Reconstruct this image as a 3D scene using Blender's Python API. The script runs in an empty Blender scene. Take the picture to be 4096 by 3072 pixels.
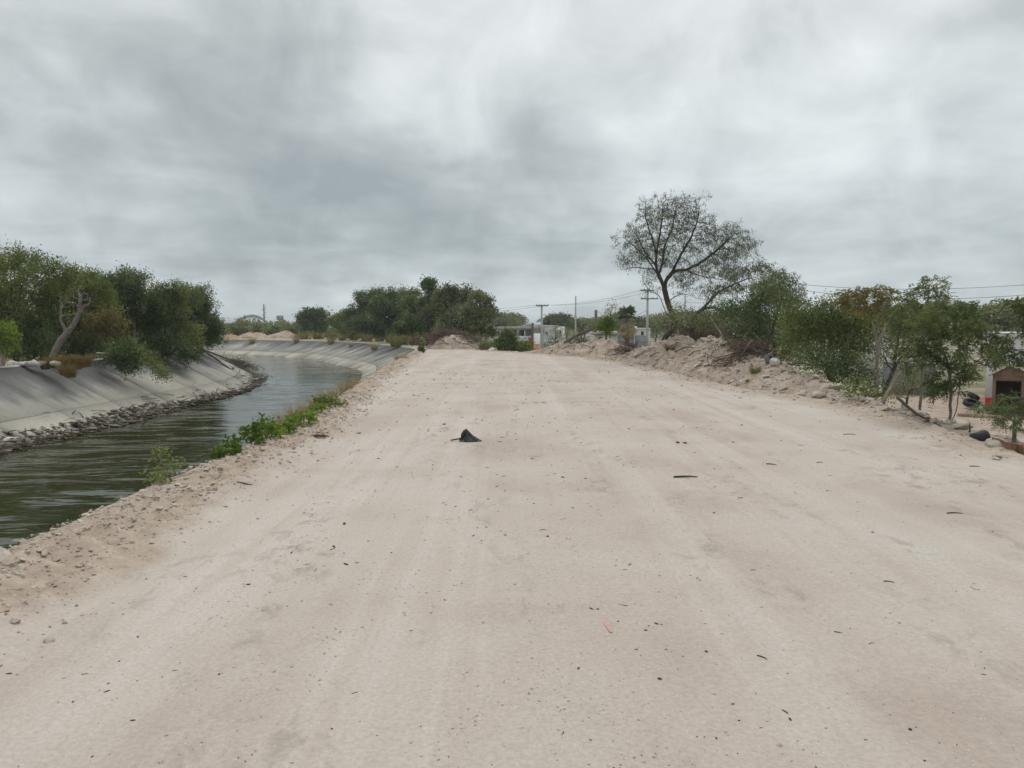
import bpy, bmesh, math
import numpy as np
from mathutils import Vector, Matrix

# ------------------------------------------------------------------ camera
SC = bpy.context.scene
COL = SC.collection
F = 3050.0; HZ = 1305.0; CH = 1.6            # focal length and horizon row in photo pixels, eye height
PITCH = math.atan((1536 - HZ) / F)
CP, SP = math.cos(PITCH), math.sin(PITCH)
cam_d = bpy.data.cameras.new('camera')
cam = bpy.data.objects.new('camera', cam_d); COL.objects.link(cam)
cam.location = (0, 0, CH)
cam.rotation_euler = (math.pi / 2 - PITCH, 0, 0)
cam_d.sensor_fit = 'HORIZONTAL'; cam_d.sensor_width = 36.0
cam_d.lens = 36.0 * F / 4096.0
cam_d.clip_start = 0.05; cam_d.clip_end = 9000
SC.camera = cam
SC.render.resolution_x = 1024; SC.render.resolution_y = 768
SC.view_settings.view_transform = 'Standard'; SC.view_settings.look = 'None'
SC.view_settings.exposure = 0.10; SC.view_settings.gamma = 1.0
SC.view_settings.use_curve_mapping = False
SC.cycles.max_bounces = 6; SC.cycles.transparent_max_bounces = 6
SC.cycles.diffuse_bounces = 3; SC.cycles.glossy_bounces = 3; SC.cycles.transmission_bounces = 3

def ray(x, y):
    a = (x - 2048) / F; b = (1536 - y) / F
    return np.array([a, CP + b * SP, -SP + b * CP])
def G(x, y, z=0.0):                           # where the ray of a pixel meets the height z
    d = ray(x, y); return np.array([0, 0, CH]) + (z - CH) / d[2] * d
def D(x, y, Y):                               # where it meets the distance Y
    d = ray(x, y); return np.array([0, 0, CH]) + Y / d[1] * d

# ------------------------------------------------------------------ sky
SUN_EL, SUN_AZ = math.radians(62), math.radians(25)
world = bpy.data.worlds.new('World'); SC.world = world; world.use_nodes = True
wt = world.node_tree; wt.nodes.clear()
def wn(t, **k):
    n = wt.nodes.new(t)
    for a, b in k.items(): setattr(n, a, b)
    return n
def wmath(op, a, b=None, c=None):
    n = wn('ShaderNodeMath', operation=op)
    for i, v in enumerate((a, b, c)):
        if v is None: continue
        if isinstance(v, (int, float)): n.inputs[i].default_value = v
        else: wt.links.new(v, n.inputs[i])
    return n.outputs[0]
def wnoise(vec, scale, detail, rough=0.5, dist=0.0):
    n = wn('ShaderNodeTexNoise'); n.inputs['Scale'].default_value = scale
    n.inputs['Detail'].default_value = detail; n.inputs['Roughness'].default_value = rough
    n.inputs['Distortion'].default_value = dist
    wt.links.new(vec, n.inputs['Vector']); return n
tc = wn('ShaderNodeTexCoord')
nrm = wn('ShaderNodeVectorMath', operation='NORMALIZE'); wt.links.new(tc.outputs['Generated'], nrm.inputs[0])
sep = wn('ShaderNodeSeparateXYZ'); wt.links.new(nrm.outputs[0], sep.inputs[0])
sx, sy, sz = sep.outputs
az0 = wmath('ARCTAN2', sx, sy); el0 = wmath('ARCSINE', sz)
den = wmath('ADD', wmath('MAXIMUM', sz, 0.0), 0.19)
comb = wn('ShaderNodeCombineXYZ')
wt.links.new(wmath('DIVIDE', sx, den), comb.inputs[0]); wt.links.new(wmath('DIVIDE', sy, den), comb.inputs[1])
warp = wnoise(nrm.outputs[0], 5.5, 4, 0.55)
ws = wn('ShaderNodeSeparateColor'); wt.links.new(warp.outputs['Color'], ws.inputs[0])
az = wmath('ADD', az0, wmath('MULTIPLY', wmath('SUBTRACT', ws.outputs[0], 0.5), 0.30))
el = wmath('ADD', el0, wmath('MULTIPLY', wmath('SUBTRACT', ws.outputs[1], 0.5), 0.15))
n1 = wnoise(comb.outputs[0], 0.9, 7, 0.56, 0.35)
n2 = wnoise(comb.outputs[0], 2.6, 5, 0.52, 0.4)
n3 = wnoise(nrm.outputs[0], 7.5, 6, 0.55, 0.7)
val = wmath('ADD', wmath('ADD', 0.60, wmath('MULTIPLY', wmath('SUBTRACT', n3.outputs[0], 0.5), 0.78)), wmath('ADD', wmath('MULTIPLY', wmath('SUBTRACT', n1.outputs[0], 0.5), 0.95),
                              wmath('MULTIPLY', wmath('SUBTRACT', n2.outputs[0], 0.5), 0.68)))
# the large cloud masses: pixel centre, half width, half height, weight
for bx_, by_, rw, rh, w in [
    (900, 520, 600, 330, -0.34), (1330, 780, 430, 170, -0.22), (480, 130, 520, 200, -0.10),
    (2150, 690, 480, 130, -0.26), (1700, 1000, 900, 130, -0.20), (2450, 960, 340, 120, -0.16),
    (3480, 850, 420, 120, -0.26), (3150, 150, 330, 70, -0.16), (3300, 1090, 900, 110, -0.14), (4000, 20, 260, 60, -0.18),
    (350, 1020, 560, 110, -0.12), (3300, 430, 900, 380, 0.26), (1700, 380, 260, 170, 0.20), (2430, 500, 130, 50, 0.20),
    (200, 640, 300, 320, 0.12), (2100, 1225, 4000, 70, 0.36), (2750, 750, 300, 120, 0.12)]:
    d0 = ray(bx_, by_); d0 = d0 / np.linalg.norm(d0)
    a0 = math.atan2(d0[0], d0[1]); e0 = math.asin(d0[2])
    u = wmath('DIVIDE', wmath('SUBTRACT', az, a0), rw / F); v = wmath('DIVIDE', wmath('SUBTRACT', el, e0), rh / F)
    q = wmath('ADD', wmath('MULTIPLY', u, u), wmath('MULTIPLY', v, v))
    val = wmath('ADD', val, wmath('MULTIPLY', wmath('EXPONENT', wmath('MULTIPLY', q, -0.9)), w))
ramp = wn('ShaderNodeValToRGB'); wt.links.new(val, ramp.inputs[0])
cr = ramp.color_ramp
cr.elements[0].position = 0.08; cr.elements[0].color = (0.345, 0.378, 0.382, 1)
cr.elements[1].position = 0.98; cr.elements[1].color = (0.800, 0.835, 0.825, 1)
for p_, c_ in ((0.36, (0.465, 0.500, 0.498)), (0.62, (0.620, 0.655, 0.652))):
    e_ = cr.elements.new(p_); e_.color = (*c_, 1)
up = wn('ShaderNodeMapRange'); wt.links.new(el0, up.inputs[0])     # an overcast sky is brighter overhead
up.inputs[1].default_value = 0.0; up.inputs[2].default_value = 1.4; up.inputs[3].default_value = 0.90; up.inputs[4].default_value = 1.65
mul = wn('ShaderNodeVectorMath', operation='SCALE'); wt.links.new(ramp.outputs[0], mul.inputs[0])
wt.links.new(wmath('MULTIPLY', up.outputs[0], 10.0), mul.inputs['Scale'])
lowt = wn('ShaderNodeMapRange'); wt.links.new(el, lowt.inputs[0])              # far cloud seen through more air is bluer
lowt.inputs[1].default_value = 0.02; lowt.inputs[2].default_value = 0.34; lowt.inputs[3].default_value = 1.0; lowt.inputs[4].default_value = 0.0
tn = wn('ShaderNodeMix', data_type='RGBA', blend_type='MULTIPLY'); wt.links.new(lowt.outputs[0], tn.inputs[0]); wt.links.new(mul.outputs[0], tn.inputs[6]); tn.inputs[7].default_value = (0.92, 0.975, 1.02, 1)
sky = wn('ShaderNodeTexSky', sky_type='NISHITA'); sky.sun_disc = False
sky.sun_elevation = SUN_EL; sky.sun_rotation = SUN_AZ
mix = wn('ShaderNodeMix', data_type='RGBA'); mix.inputs[0].default_value = 0.93
wt.links.new(sky.outputs[0], mix.inputs[6]); wt.links.new(tn.outputs[2], mix.inputs[7])
bg = wn('ShaderNodeBackground'); bg.inputs[1].default_value = 0.1
wt.links.new(mix.outputs[2], bg.inputs[0])
wo = wn('ShaderNodeOutputWorld'); wt.links.new(bg.outputs[0], wo.inputs[0])
sun_d = bpy.data.lights.new('sun', 'SUN'); sun_d.energy = 1.2; sun_d.angle = math.radians(25); sun_d.color = (1.0, 0.96, 0.90)
sun = bpy.data.objects.new('sun', sun_d); COL.objects.link(sun)
sdir = Vector((math.sin(SUN_AZ) * math.cos(SUN_EL), math.cos(SUN_AZ) * math.cos(SUN_EL), math.sin(SUN_EL)))
sun.rotation_euler = (-sdir).to_track_quat('-Z', 'Y').to_euler(); sun.location = (20, -20, 60)

# ------------------------------------------------------------------ helpers
RNG = np.random.default_rng(7)
def _hash(ix, iy, seed):
    h = (ix.astype(np.int64) * 374761393 + iy.astype(np.int64) * 668265263 + seed * 1442695041) & 0x7fffffff
    h = ((h ^ (h >> 13)) * 1274126177) & 0x7fffffff
    return ((h ^ (h >> 16)) & 0xffff) / 65535.0
def vnoise(x, y, seed=0):
    x = np.asarray(x, float); y = np.asarray(y, float)
    ix = np.floor(x); iy = np.floor(y); fx = x - ix; fy = y - iy
    fx = fx * fx * (3 - 2 * fx); fy = fy * fy * (3 - 2 * fy)
    a = _hash(ix, iy, seed); b = _hash(ix + 1, iy, seed); c = _hash(ix, iy + 1, seed); d = _hash(ix + 1, iy + 1, seed)
    return (a + (b - a) * fx) * (1 - fy) + (c + (d - c) * fx) * fy - 0.5
def fbm(x, y, octv=4, seed=0, gain=0.5):
    s = 0; a = 1.0
    for i in range(octv):
        s = s + a * vnoise(np.asarray(x) * 2 ** i, np.asarray(y) * 2 ** i, seed + i * 17); a *= gain
    return s
def mesh_np(name, V, Fc, smooth=False, tint=None, uv=None):
    V = np.asarray(V, np.float32); Fc = np.asarray(Fc, np.int32)
    k = Fc.shape[1]; me = bpy.data.meshes.new(name)
    me.vertices.add(len(V)); me.vertices.foreach_set('co', V.ravel())
    me.loops.add(Fc.size); me.loops.foreach_set('vertex_index', Fc.ravel())
    me.polygons.add(len(Fc)); me.polygons.foreach_set('loop_start', np.arange(0, Fc.size, k, dtype=np.int32))
    if smooth: me.polygons.foreach_set('use_smooth', np.ones(len(Fc), bool))
    if tint is not None:
        a = me.attributes.new('tint', 'FLOAT', 'POINT'); a.data.foreach_set('value', np.asarray(tint, np.float32))
    if uv is not None:
        l = me.uv_layers.new(name='UVMap'); l.data.foreach_set('uv', np.asarray(uv, np.float32)[Fc.ravel()].ravel())
    me.update(calc_edges=True)
    return me
def grid_faces(nr, nc):
    i = np.arange((nr - 1) * (nc - 1)); r = i // (nc - 1); c = i % (nc - 1); a = r * nc + c
    return np.stack([a, a + 1, a + nc + 1, a + nc], 1)
def link(name, data, mat=None, parent=None, loc=None, rot=None):
    o = bpy.data.objects.new(name, data); COL.objects.link(o)
    if mat is not None and data is not None:
        if not data.materials: data.materials.append(mat)
    if parent is not None: o.parent = parent
    if loc is not None: o.location = [float(v) for v in loc]
    if rot is not None: o.rotation_euler = rot
    return o
def tag(o, label, cat, group=None):
    o['label'] = label; o['category'] = cat
    if group: o['group'] = group
    return o
def thing(name, label, cat, loc=(0, 0, 0), rz=0.0, group=None):
    o = link(name, None, loc=loc, rot=(0, 0, rz)); o.empty_display_size = 0.2
    return tag(o, label, cat, group)
def struct(o, label=None):
    o['kind'] = 'structure'
    if label: o['label'] = label
    return o
def stuff(o, label, cat=None):
    o['kind'] = 'stuff'; o['label'] = label
    if cat: o['category'] = cat
    return o
BOXF = [(0, 3, 2, 1), (4, 5, 6, 7), (0, 1, 5, 4), (1, 2, 6, 5), (2, 3, 7, 6), (3, 0, 4, 7)]
def box_np(x0, x1, y0, y1, z0, z1):
    return np.array([(x0, y0, z0), (x1, y0, z0), (x1, y1, z0), (x0, y1, z0), (x0, y0, z1), (x1, y0, z1), (x1, y1, z1), (x0, y1, z1)], float)
def box_mesh(name, *b): return mesh_np(name, box_np(*b), BOXF)
class MB:                                     # collects pieces of ONE mesh
    def __init__(s): s.V = []; s.F = []; s.n = 0
    def add(s, V, Fc):
        V = np.asarray(V, float); s.V.append(V); s.F.append(np.asarray(Fc) + s.n); s.n += len(V); return s
    def box(s, *b): return s.add(box_np(*b), BOXF)
    def mesh(s, name, smooth=False): return mesh_np(name, np.concatenate(s.V), np.concatenate(s.F), smooth)
def tube_np(P, R, sides=6, cap=True):
    P = np.asarray(P, float); R = np.asarray(R, float) * np.ones(len(P)); n = len(P)
    T = np.gradient(P, axis=0); T /= np.linalg.norm(T, axis=1)[:, None] + 1e-9
    ref = np.array([0, 0, 1.0]) if abs(T[:, 2]).mean() < 0.8 else np.array([1.0, 0, 0])
    A = np.cross(T, ref); A /= np.linalg.norm(A, axis=1)[:, None] + 1e-9; B = np.cross(T, A)
    an = np.arange(sides) / sides * 2 * math.pi
    V = (P[:, None] + R[:, None, None] * (A[:, None] * np.cos(an)[None, :, None] + B[:, None] * np.sin(an)[None, :, None])).reshape(-1, 3)
    Fc = []
    for i in range(n - 1):
        for j in range(sides):
            k = (j + 1) % sides; Fc.append((i * sides + j, i * sides + k, (i + 1) * sides + k, (i + 1) * sides + j))
    if cap and sides == 4: Fc += [(3, 2, 1, 0), tuple((n - 1) * sides + np.arange(4))]
    if cap and sides != 4:
        V = np.vstack([V, P[0], P[-1]]); a = len(V) - 2
        for j in range(sides):
            k = (j + 1) % sides
            Fc.append((a, k, j, a)); Fc.append((a + 1, (n - 1) * sides + j, (n - 1) * sides + k, a + 1))
    return V, np.array(Fc)
def tube_mesh(name, P, R, sides=6):
    V, Fc = tube_np(P, R, sides)
    me = bpy.data.meshes.new(name)
    me.from_pydata([tuple(v) for v in V], [], [tuple(dict.fromkeys(int(i) for i in f)) for f in Fc]); me.update()
    for p in me.polygons: p.use_smooth = True
    return me
def smooth_path(pts, step):
    P = np.asarray(pts, float); k = len(P); out = []
    for i in range(k - 1):
        p0 = P[max(i - 1, 0)]; p1 = P[i]; p2 = P[i + 1]; p3 = P[min(i + 2, k - 1)]
        m = max(2, int(np.linalg.norm(p2 - p1) / step * 2))
        for t in np.arange(m) / m:
            out.append(0.5 * ((2 * p1) + (-p0 + p2) * t + (2 * p0 - 5 * p1 + 4 * p2 - p3) * t * t + (-p0 + 3 * p1 - 3 * p2 + p3) * t ** 3))
    out.append(P[-1]); Q = np.array(out)
    s = np.concatenate([[0], np.cumsum(np.linalg.norm(np.diff(Q, axis=0), axis=1))])
    n = max(2, int(round(s[-1] / step)) + 1); u = np.linspace(0, s[-1], n)
    return np.stack([np.interp(u, s, Q[:, j]) for j in range(P.shape[1])], 1)

# ------------------------------------------------------------------ materials
def new_mat(name):
    m = bpy.data.materials.new(name); m.use_nodes = True; nt = m.node_tree
    b = nt.nodes['Principled BSDF']; return m, nt, b
class NT:
    def __init__(s, nt): s.nt = nt
    def n(s, t, **k):
        x = s.nt.nodes.new(t)
        for a, b in k.items(): setattr(x, a, b)
        return x
    def l(s, a, b): s.nt.links.new(a, b)
    def pos(s, scale=(1, 1, 1), src='Geometry'):
        g = s.n('ShaderNodeNewGeometry').outputs['Position'] if src == 'Geometry' else s.n('ShaderNodeTexCoord').outputs[src]
        m = s.n('ShaderNodeMapping'); m.inputs['Scale'].default_value = scale; s.l(g, m.inputs[0]); return m.outputs[0]
    def noise(s, vec, scale=1, detail=4, rough=0.5, dist=0.0):
        x = s.n('ShaderNodeTexNoise'); s.l(vec, x.inputs['Vector'])
        x.inputs['Scale'].default_value = scale; x.inputs['Detail'].default_value = detail
        x.inputs['Roughness'].default_value = rough; x.inputs['Distortion'].default_value = dist; return x.outputs[0]
    def ramp(s, fac, stops):
        x = s.n('ShaderNodeValToRGB'); s.l(fac, x.inputs[0]); e = x.color_ramp.elements
        while len(e) < len(stops): e.new(0.5)
        for i, (p, c) in enumerate(stops):
            e[i].position = p; e[i].color = (*c, 1) if len(c) == 3 else c
        return x.outputs[0]
    def mix(s, fac, a, b, bt='MIX'):
        x = s.n('ShaderNodeMix', data_type='RGBA', blend_type=bt)
        for sock, v in ((x.inputs[0], fac), (x.inputs[6], a), (x.inputs[7], b)):
            if isinstance(v, (int, float)): sock.default_value = v
            elif isinstance(v, tuple): sock.default_value = (*v, 1)
            else: s.l(v, sock)
        return x.outputs[2]
    def math(s, op, a, b=None):
        x = s.n('ShaderNodeMath', operation=op)
        for i, v in enumerate((a, b)):
            if v is None: continue
            if isinstance(v, (int, float)): x.inputs[i].default_value = v
            else: s.l(v, x.inputs[i])
        return x.outputs[0]
    def bump(s, h, strength, dist, b):
        x = s.n('ShaderNodeBump'); x.inputs['Strength'].default_value = strength; x.inputs['Distance'].default_value = dist
        s.l(h, x.inputs['Height']); s.l(x.outputs[0], b.inputs['Normal']); return x
def plain(name, col, rough=0.85, var=0.25, scale=3.0, spec=0.2, bump=0.0, bscale=40, metal=0.0, src='Geometry'):
    m, nt, b = new_mat(name); t = NT(nt)
    v = t.noise(t.pos(src=src), scale, 5, 0.6)
    lo = tuple(c * (1 - var) for c in col); hi = tuple(min(1, c * (1 + var)) for c in col)
    t.l(t.ramp(v, [(0.3, lo), (0.7, hi)]), b.inputs['Base Color'])
    b.inputs['Roughness'].default_value = rough; b.inputs['Specular IOR Level'].default_value = spec
    b.inputs['Metallic'].default_value = metal
    if bump: t.bump(t.noise(t.pos(src=src), bscale, 4, 0.6), bump, 0.02, b)
    return m
def mat_dirt(name, tones, bump=0.5, track=False, big=1.0):
    m, nt, b = new_mat(name); t = NT(nt)
    base = t.noise(t.pos(), 0.55 * big, 6, 0.58, 0.4)
    c = t.ramp(base, [(0.30, tones[0]), (0.5, tones[1]), (0.70, tones[2])])
    if track:                                                 # wheel lanes and dust drawn out along the road
        lane = t.noise(t.pos((1.25, 0.045, 1)), 1.0, 5, 0.62, 0.25)
        c = t.mix(t.ramp(lane, [(0.47, (0, 0, 0)), (0.70, (0.50, 0.50, 0.50))]), c, tones[3])
        lane2 = t.noise(t.pos((3.2, 0.10, 1)), 1.0, 6, 0.65, 0.5)
        c = t.mix(t.ramp(lane2, [(0.52, (0, 0, 0)), (0.72, (0.42, 0.42, 0.42))]), c, tones[4])
        sc_ = t.noise(t.pos((1.0, 0.6, 1)), 5.0, 7, 0.72, 0.5)
        pat = t.noise(t.pos((1.5, 0.30, 1)), 1.0, 3, 0.55, .4)
        sk = t.math('MULTIPLY', t.ramp(sc_, [(0.51, (0, 0, 0)), (0.62, (1, 1, 1))]), t.ramp(pat, [(0.50, (0, 0, 0)), (0.66, (0.55, 0.55, 0.55))]))
        c = t.mix(sk, c, tones[5])
        rid_ = t.n('ShaderNodeAttribute', attribute_name='tint').outputs['Fac']      # loose spoil along the edges
        c = t.mix(rid_, c, t.ramp(t.noise(t.pos(), 6, 6, .65), [(0.3, (0.255, 0.200, 0.155)), (0.52, (0.365, 0.300, 0.245)), (0.72, (0.46, 0.40, 0.34))]))
    fine = t.noise(t.pos(), 42, 6, 0.75)
    c = t.mix(0.34, c, t.ramp(fine, [(0.3, (0.30, 0.25, 0.21)), (0.7, (0.78, 0.71, 0.64))]), 'OVERLAY')
    grit = t.n('ShaderNodeTexVoronoi'); t.l(t.pos(), grit.inputs['Vector']); grit.inputs['Scale'].default_value = 38
    wh = t.ramp(grit.outputs['Distance'], [(0.09, (1, 1, 1)), (0.16, (0, 0, 0))])
    gsel = t.noise(t.pos(), 9, 2); gs = t.ramp(gsel, [(0.50, (0, 0, 0)), (0.62, (0.7, 0.7, 0.7))])
    c = t.mix(t.math('MULTIPLY', wh, gs), c, (0.70, 0.65, 0.58))
    t.l(c, b.inputs['Base Color']); b.inputs['Roughness'].default_value = 0.95; b.inputs['Specular IOR Level'].default_value = 0.12
    h = t.math('ADD', t.math('MULTIPLY', fine, 0.4), t.noise(t.pos(), 5, 8, 0.7))
    t.bump(h, bump, 0.05, b); return m
def mat_concrete(name):
    m, nt, b = new_mat(name); t = NT(nt)
    u = t.n('ShaderNodeTexCoord').outputs['UV']
    mp = t.n('ShaderNodeMapping'); mp.inputs['Scale'].default_value = (0.55, 0.9, 1); t.l(u, mp.inputs[0])
    sp = t.n('ShaderNodeSeparateXYZ'); t.l(u, sp.inputs[0])
    streak = t.noise(mp.outputs[0], 1.0, 6, 0.6, 0.3)
    mp2 = t.n('ShaderNodeMapping'); mp2.inputs['Scale'].default_value = (2.4, 0.7, 1); t.l(u, mp2.inputs[0])
    streak2 = t.noise(mp2.outputs[0], 1.0, 5, 0.65)
    grime = t.math('ADD', sp.outputs[1], t.math('MULTIPLY', t.math('SUBTRACT', streak, 0.5), 1.1))
    grime = t.math('ADD', grime, t.math('MULTIPLY', t.math('SUBTRACT', streak2, 0.5), 0.55))
    c = t.ramp(grime, [(0.10, (0.120, 0.120, 0.118)), (0.34, (0.190, 0.188, 0.180)), (0.50, (0.340, 0.325, 0.290)), (0.80, (0.400, 0.375, 0.325)), (0.97, (0.25, 0.235, 0.20))])
    oi = t.n('ShaderNodeObjectInfo')
    c = t.mix(0.35, c, t.ramp(oi.outputs['Random'], [(0.0, (0.36, 0.36, 0.36)), (1.0, (0.62, 0.61, 0.58))]), 'OVERLAY')
    fn = t.noise(t.pos(), 9, 7, 0.7)
    c = t.mix(0.25, c, t.ramp(fn, [(0.3, (0.25, 0.25, 0.25)), (0.7, (0.75, 0.75, 0.75))]), 'OVERLAY')
    t.l(c, b.inputs['Base Color']); b.inputs['Roughness'].default_value = 0.9; b.inputs['Specular IOR Level'].default_value = 0.2
    t.bump(fn, 0.25, 0.02, b); return m
def mat_leaf(name, stops, trans=0.3):
    m, nt, b = new_mat(name); t = NT(nt)
    a = t.n('ShaderNodeAttribute', attribute_name='tint')
    oi = t.n('ShaderNodeObjectInfo')
    f = t.math('ADD', a.outputs['Fac'], t.math('MULTIPLY', t.math('SUBTRACT', oi.outputs['Random'], 0.5), 0.12))
    c = t.ramp(f, stops)
    t.l(c, b.inputs['Base Color']); b.inputs['Roughness'].default_value = 0.6; b.inputs['Specular IOR Level'].default_value = 0.25
    tr = t.n('ShaderNodeBsdfTranslucent'); t.l(t.mix(1.0, c, (1.0, 1.0, 0.55), 'MULTIPLY'), tr.inputs[0])
    ms = t.n('ShaderNodeMixShader'); ms.inputs[0].default_value = trans
    t.l(b.outputs[0], ms.inputs[1]); t.l(tr.outputs[0], ms.inputs[2])
    t.l(ms.outputs[0], nt.nodes['Material Output'].inputs[0]); return m
M = {}
ROADT = [(0.378, 0.326, 0.294), (0.442, 0.396, 0.363), (0.462, 0.436, 0.405), (0.562, 0.540, 0.515), (0.380, 0.318, 0.282), (0.198, 0.172, 0.152)]
M['road'] = mat_dirt('road_dirt', ROADT, 0.30, True)
M['bank'] = mat_dirt('bank_dirt', [(0.285, 0.220, 0.180), (0.385, 0.318, 0.270), (0.485, 0.430, 0.375)], 1.0, False, 3.0)
M['stone'] = plain('limestone', (0.43, 0.37, 0.315), 0.92, 0.28, 6, 0.15, 0.5, 25)
M['stone_white'] = plain('pale_limestone', (0.50, 0.47, 0.43), 0.9, 0.25, 6, 0.15, 0.5, 20)
M['soil'] = mat_dirt('red_soil', [(0.25, 0.17, 0.12), (0.33, 0.24, 0.175), (0.42, 0.33, 0.25)], 0.8, False, 2.0)
m, nt, b = new_mat('scrub_ground'); t = NT(nt)
g1 = t.noise(t.pos(), 0.16, 7, 0.6)
cg = t.ramp(g1, [(0.34, (0.085, 0.095, 0.045)), (0.47, (0.17, 0.155, 0.085)), (0.58, (0.33, 0.285, 0.215)), (0.72, (0.44, 0.39, 0.32))])
t.l(cg, b.inputs['Base Color']); b.inputs['Roughness'].default_value = 0.95; t.bump(t.noise(t.pos(), 3, 8, 0.7), 0.6, 0.2, b); M['ground'] = m
m, nt, b = new_mat('verge_ground'); t = NT(nt)
g1 = t.noise(t.pos(), 0.35, 7, 0.6)
cg = t.ramp(g1, [(0.35, (0.20, 0.175, 0.09)), (0.5, (0.33, 0.275, 0.18)), (0.65, (0.46, 0.39, 0.30))])
t.l(cg, b.inputs['Base Color']); b.inputs['Roughness'].default_value = 0.95; t.bump(t.noise(t.pos(), 4, 8, 0.7), 0.7, 0.15, b); M['verge'] = m
M['concrete'] = mat_concrete('canal_concrete')
M['joint'] = plain('joint_dark', (0.10, 0.098, 0.09), 0.95, 0.3, 4)
M['coping'] = plain('coping_concrete', (0.44, 0.42, 0.385), 0.9, 0.25, 2.5, 0.2, 0.3, 20)
# water
m, nt, b = new_mat('canal_water'); t = NT(nt)
b.inputs['Base Color'].default_value = (0.028, 0.031, 0.013, 1); b.inputs['Roughness'].default_value = 0.045
b.inputs['IOR'].default_value = 1.33
w1 = t.noise(t.pos((0.55, 2.2, 1)), 1.0, 2, 0.45, 0.5)
w2 = t.noise(t.pos((1.5, 6.0, 1)), 1.0, 3, 0.5, 0.4)
w3 = t.noise(t.pos((0.12, 0.18, 1)), 1.0, 2, 0.5)
hh = t.math('MULTIPLY', t.math('ADD', w1, t.math('MULTIPLY', w2, 0.33)), t.ramp(w3, [(0.35, (0.45, 0.45, 0.45)), (0.65, (1, 1, 1))]))
t.bump(hh, 1.0, 0.03, b); M['water'] = m
# plants
M['bark'] = plain('bark_dark', (0.075, 0.060, 0.050), 0.95, 0.35, 9, 0.1, 0.7, 30)
M['bark_grey'] = plain('bark_grey', (0.20, 0.175, 0.15), 0.95, 0.35, 9, 0.1, 0.7, 30)
M['dead'] = plain('dead_wood', (0.27, 0.225, 0.185), 0.95, 0.35, 6, 0.1, 0.5, 30)
M['deadred'] = plain('dead_brush', (0.145, 0.105, 0.085), 0.95, 0.4, 5, 0.1)
M['l_yellow'] = mat_leaf('leaf_yellow_green', [(0.1, (0.070, 0.098, 0.030)), (0.5, (0.150, 0.188, 0.058)), (0.9, (0.255, 0.278, 0.095))])
M['l_dark'] = mat_leaf('leaf_dark_green', [(0.1, (0.046, 0.074, 0.034)), (0.5, (0.105, 0.146, 0.062)), (0.9, (0.195, 0.228, 0.098))])
M['l_mid'] = mat_leaf('leaf_mid_green', [(0.1, (0.066, 0.098, 0.036)), (0.5, (0.145, 0.185, 0.070)), (0.9, (0.255, 0.280, 0.112))])
M['l_grey'] = mat_leaf('leaf_grey_green', [(0.1, (0.096, 0.110, 0.059)), (0.5, (0.188, 0.210, 0.110)), (0.9, (0.316, 0.320, 0.163))])
M['l_bright'] = mat_leaf('leaf_bright_green', [(0.1, (0.072, 0.130, 0.017)), (0.5, (0.144, 0.222, 0.031)), (0.9, (0.258, 0.318, 0.068))], 0.4)
M['l_brown'] = mat_leaf('leaf_brown', [(0.1, (0.084, 0.074, 0.030)), (0.5, (0.180, 0.155, 0.052)), (0.9, (0.264, 0.222, 0.077))])
M['l_willow'] = mat_leaf('leaf_willow', [(0.1, (0.045, 0.055, 0.032)), (0.5, (0.092, 0.108, 0.060)), (0.9, (0.165, 0.178, 0.095))])
M['pod'] = plain('seed_pod', (0.105, 0.060, 0.032), 0.7, 0.4, 8)
M['g_dry'] = mat_leaf('grass_dry', [(0.1, (0.22, 0.165, 0.085)), (0.5, (0.36, 0.285, 0.165)), (0.9, (0.50, 0.41, 0.26))], 0.25)
M['g_green'] = mat_leaf('grass_green', [(0.1, (0.11, 0.12, 0.035)), (0.5, (0.21, 0.205, 0.075)), (0.9, (0.31, 0.27, 0.125))], 0.25)
M['g_orange'] = mat_leaf('grass_orange', [(0.1, (0.104, 0.081, 0.027)), (0.5, (0.208, 0.147, 0.054)), (0.9, (0.272, 0.209, 0.090))], 0.25)
# built things
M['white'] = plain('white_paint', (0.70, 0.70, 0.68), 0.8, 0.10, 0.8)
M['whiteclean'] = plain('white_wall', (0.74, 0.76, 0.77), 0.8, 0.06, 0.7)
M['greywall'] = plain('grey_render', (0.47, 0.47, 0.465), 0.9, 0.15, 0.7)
M['slab'] = plain('roof_slab', (0.38, 0.37, 0.355), 0.9, 0.2, 0.6)
M['block'] = plain('grey_block', (0.20, 0.20, 0.21), 0.95, 0.15, 1.5)
M['cream'] = plain('cream_wall', (0.55, 0.53, 0.47), 0.9, 0.12, 0.8)
M['orange'] = plain('ochre_wall', (0.52, 0.275, 0.10), 0.9, 0.15, 0.8)
M['red'] = plain('red_paint', (0.50, 0.035, 0.045), 0.7, 0.12, 2)
M['redcloth'] = plain('red_cloth', (0.55, 0.06, 0.06), 0.9, 0.2, 2)
M['brown'] = plain('brown_stucco', (0.205, 0.130, 0.102), 0.9, 0.12, 1.5)
M['browndoor'] = plain('brown_door', (0.12, 0.058, 0.040), 0.6, 0.25, 2)
M['rust'] = plain('rusty_sheet', (0.19, 0.105, 0.062), 0.9, 0.45, 5, 0.2, 0.4, 12)
M['dark'] = plain('dark_opening', (0.028, 0.030, 0.032), 0.5, 0.2, 2)
M['iron'] = plain('black_iron', (0.045, 0.045, 0.05), 0.6, 0.2, 3)
M['pole'] = plain('pole_concrete', (0.40, 0.40, 0.385), 0.9, 0.15, 2)
M['wood'] = plain('pole_wood', (0.13, 0.105, 0.085), 0.95, 0.3, 4)
M['steel'] = plain('grey_steel', (0.20, 0.215, 0.225), 0.6, 0.15, 1.0)
M['rubber'] = plain('tyre_rubber', (0.030, 0.030, 0.031), 0.75, 0.3, 5, 0.3)
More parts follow.
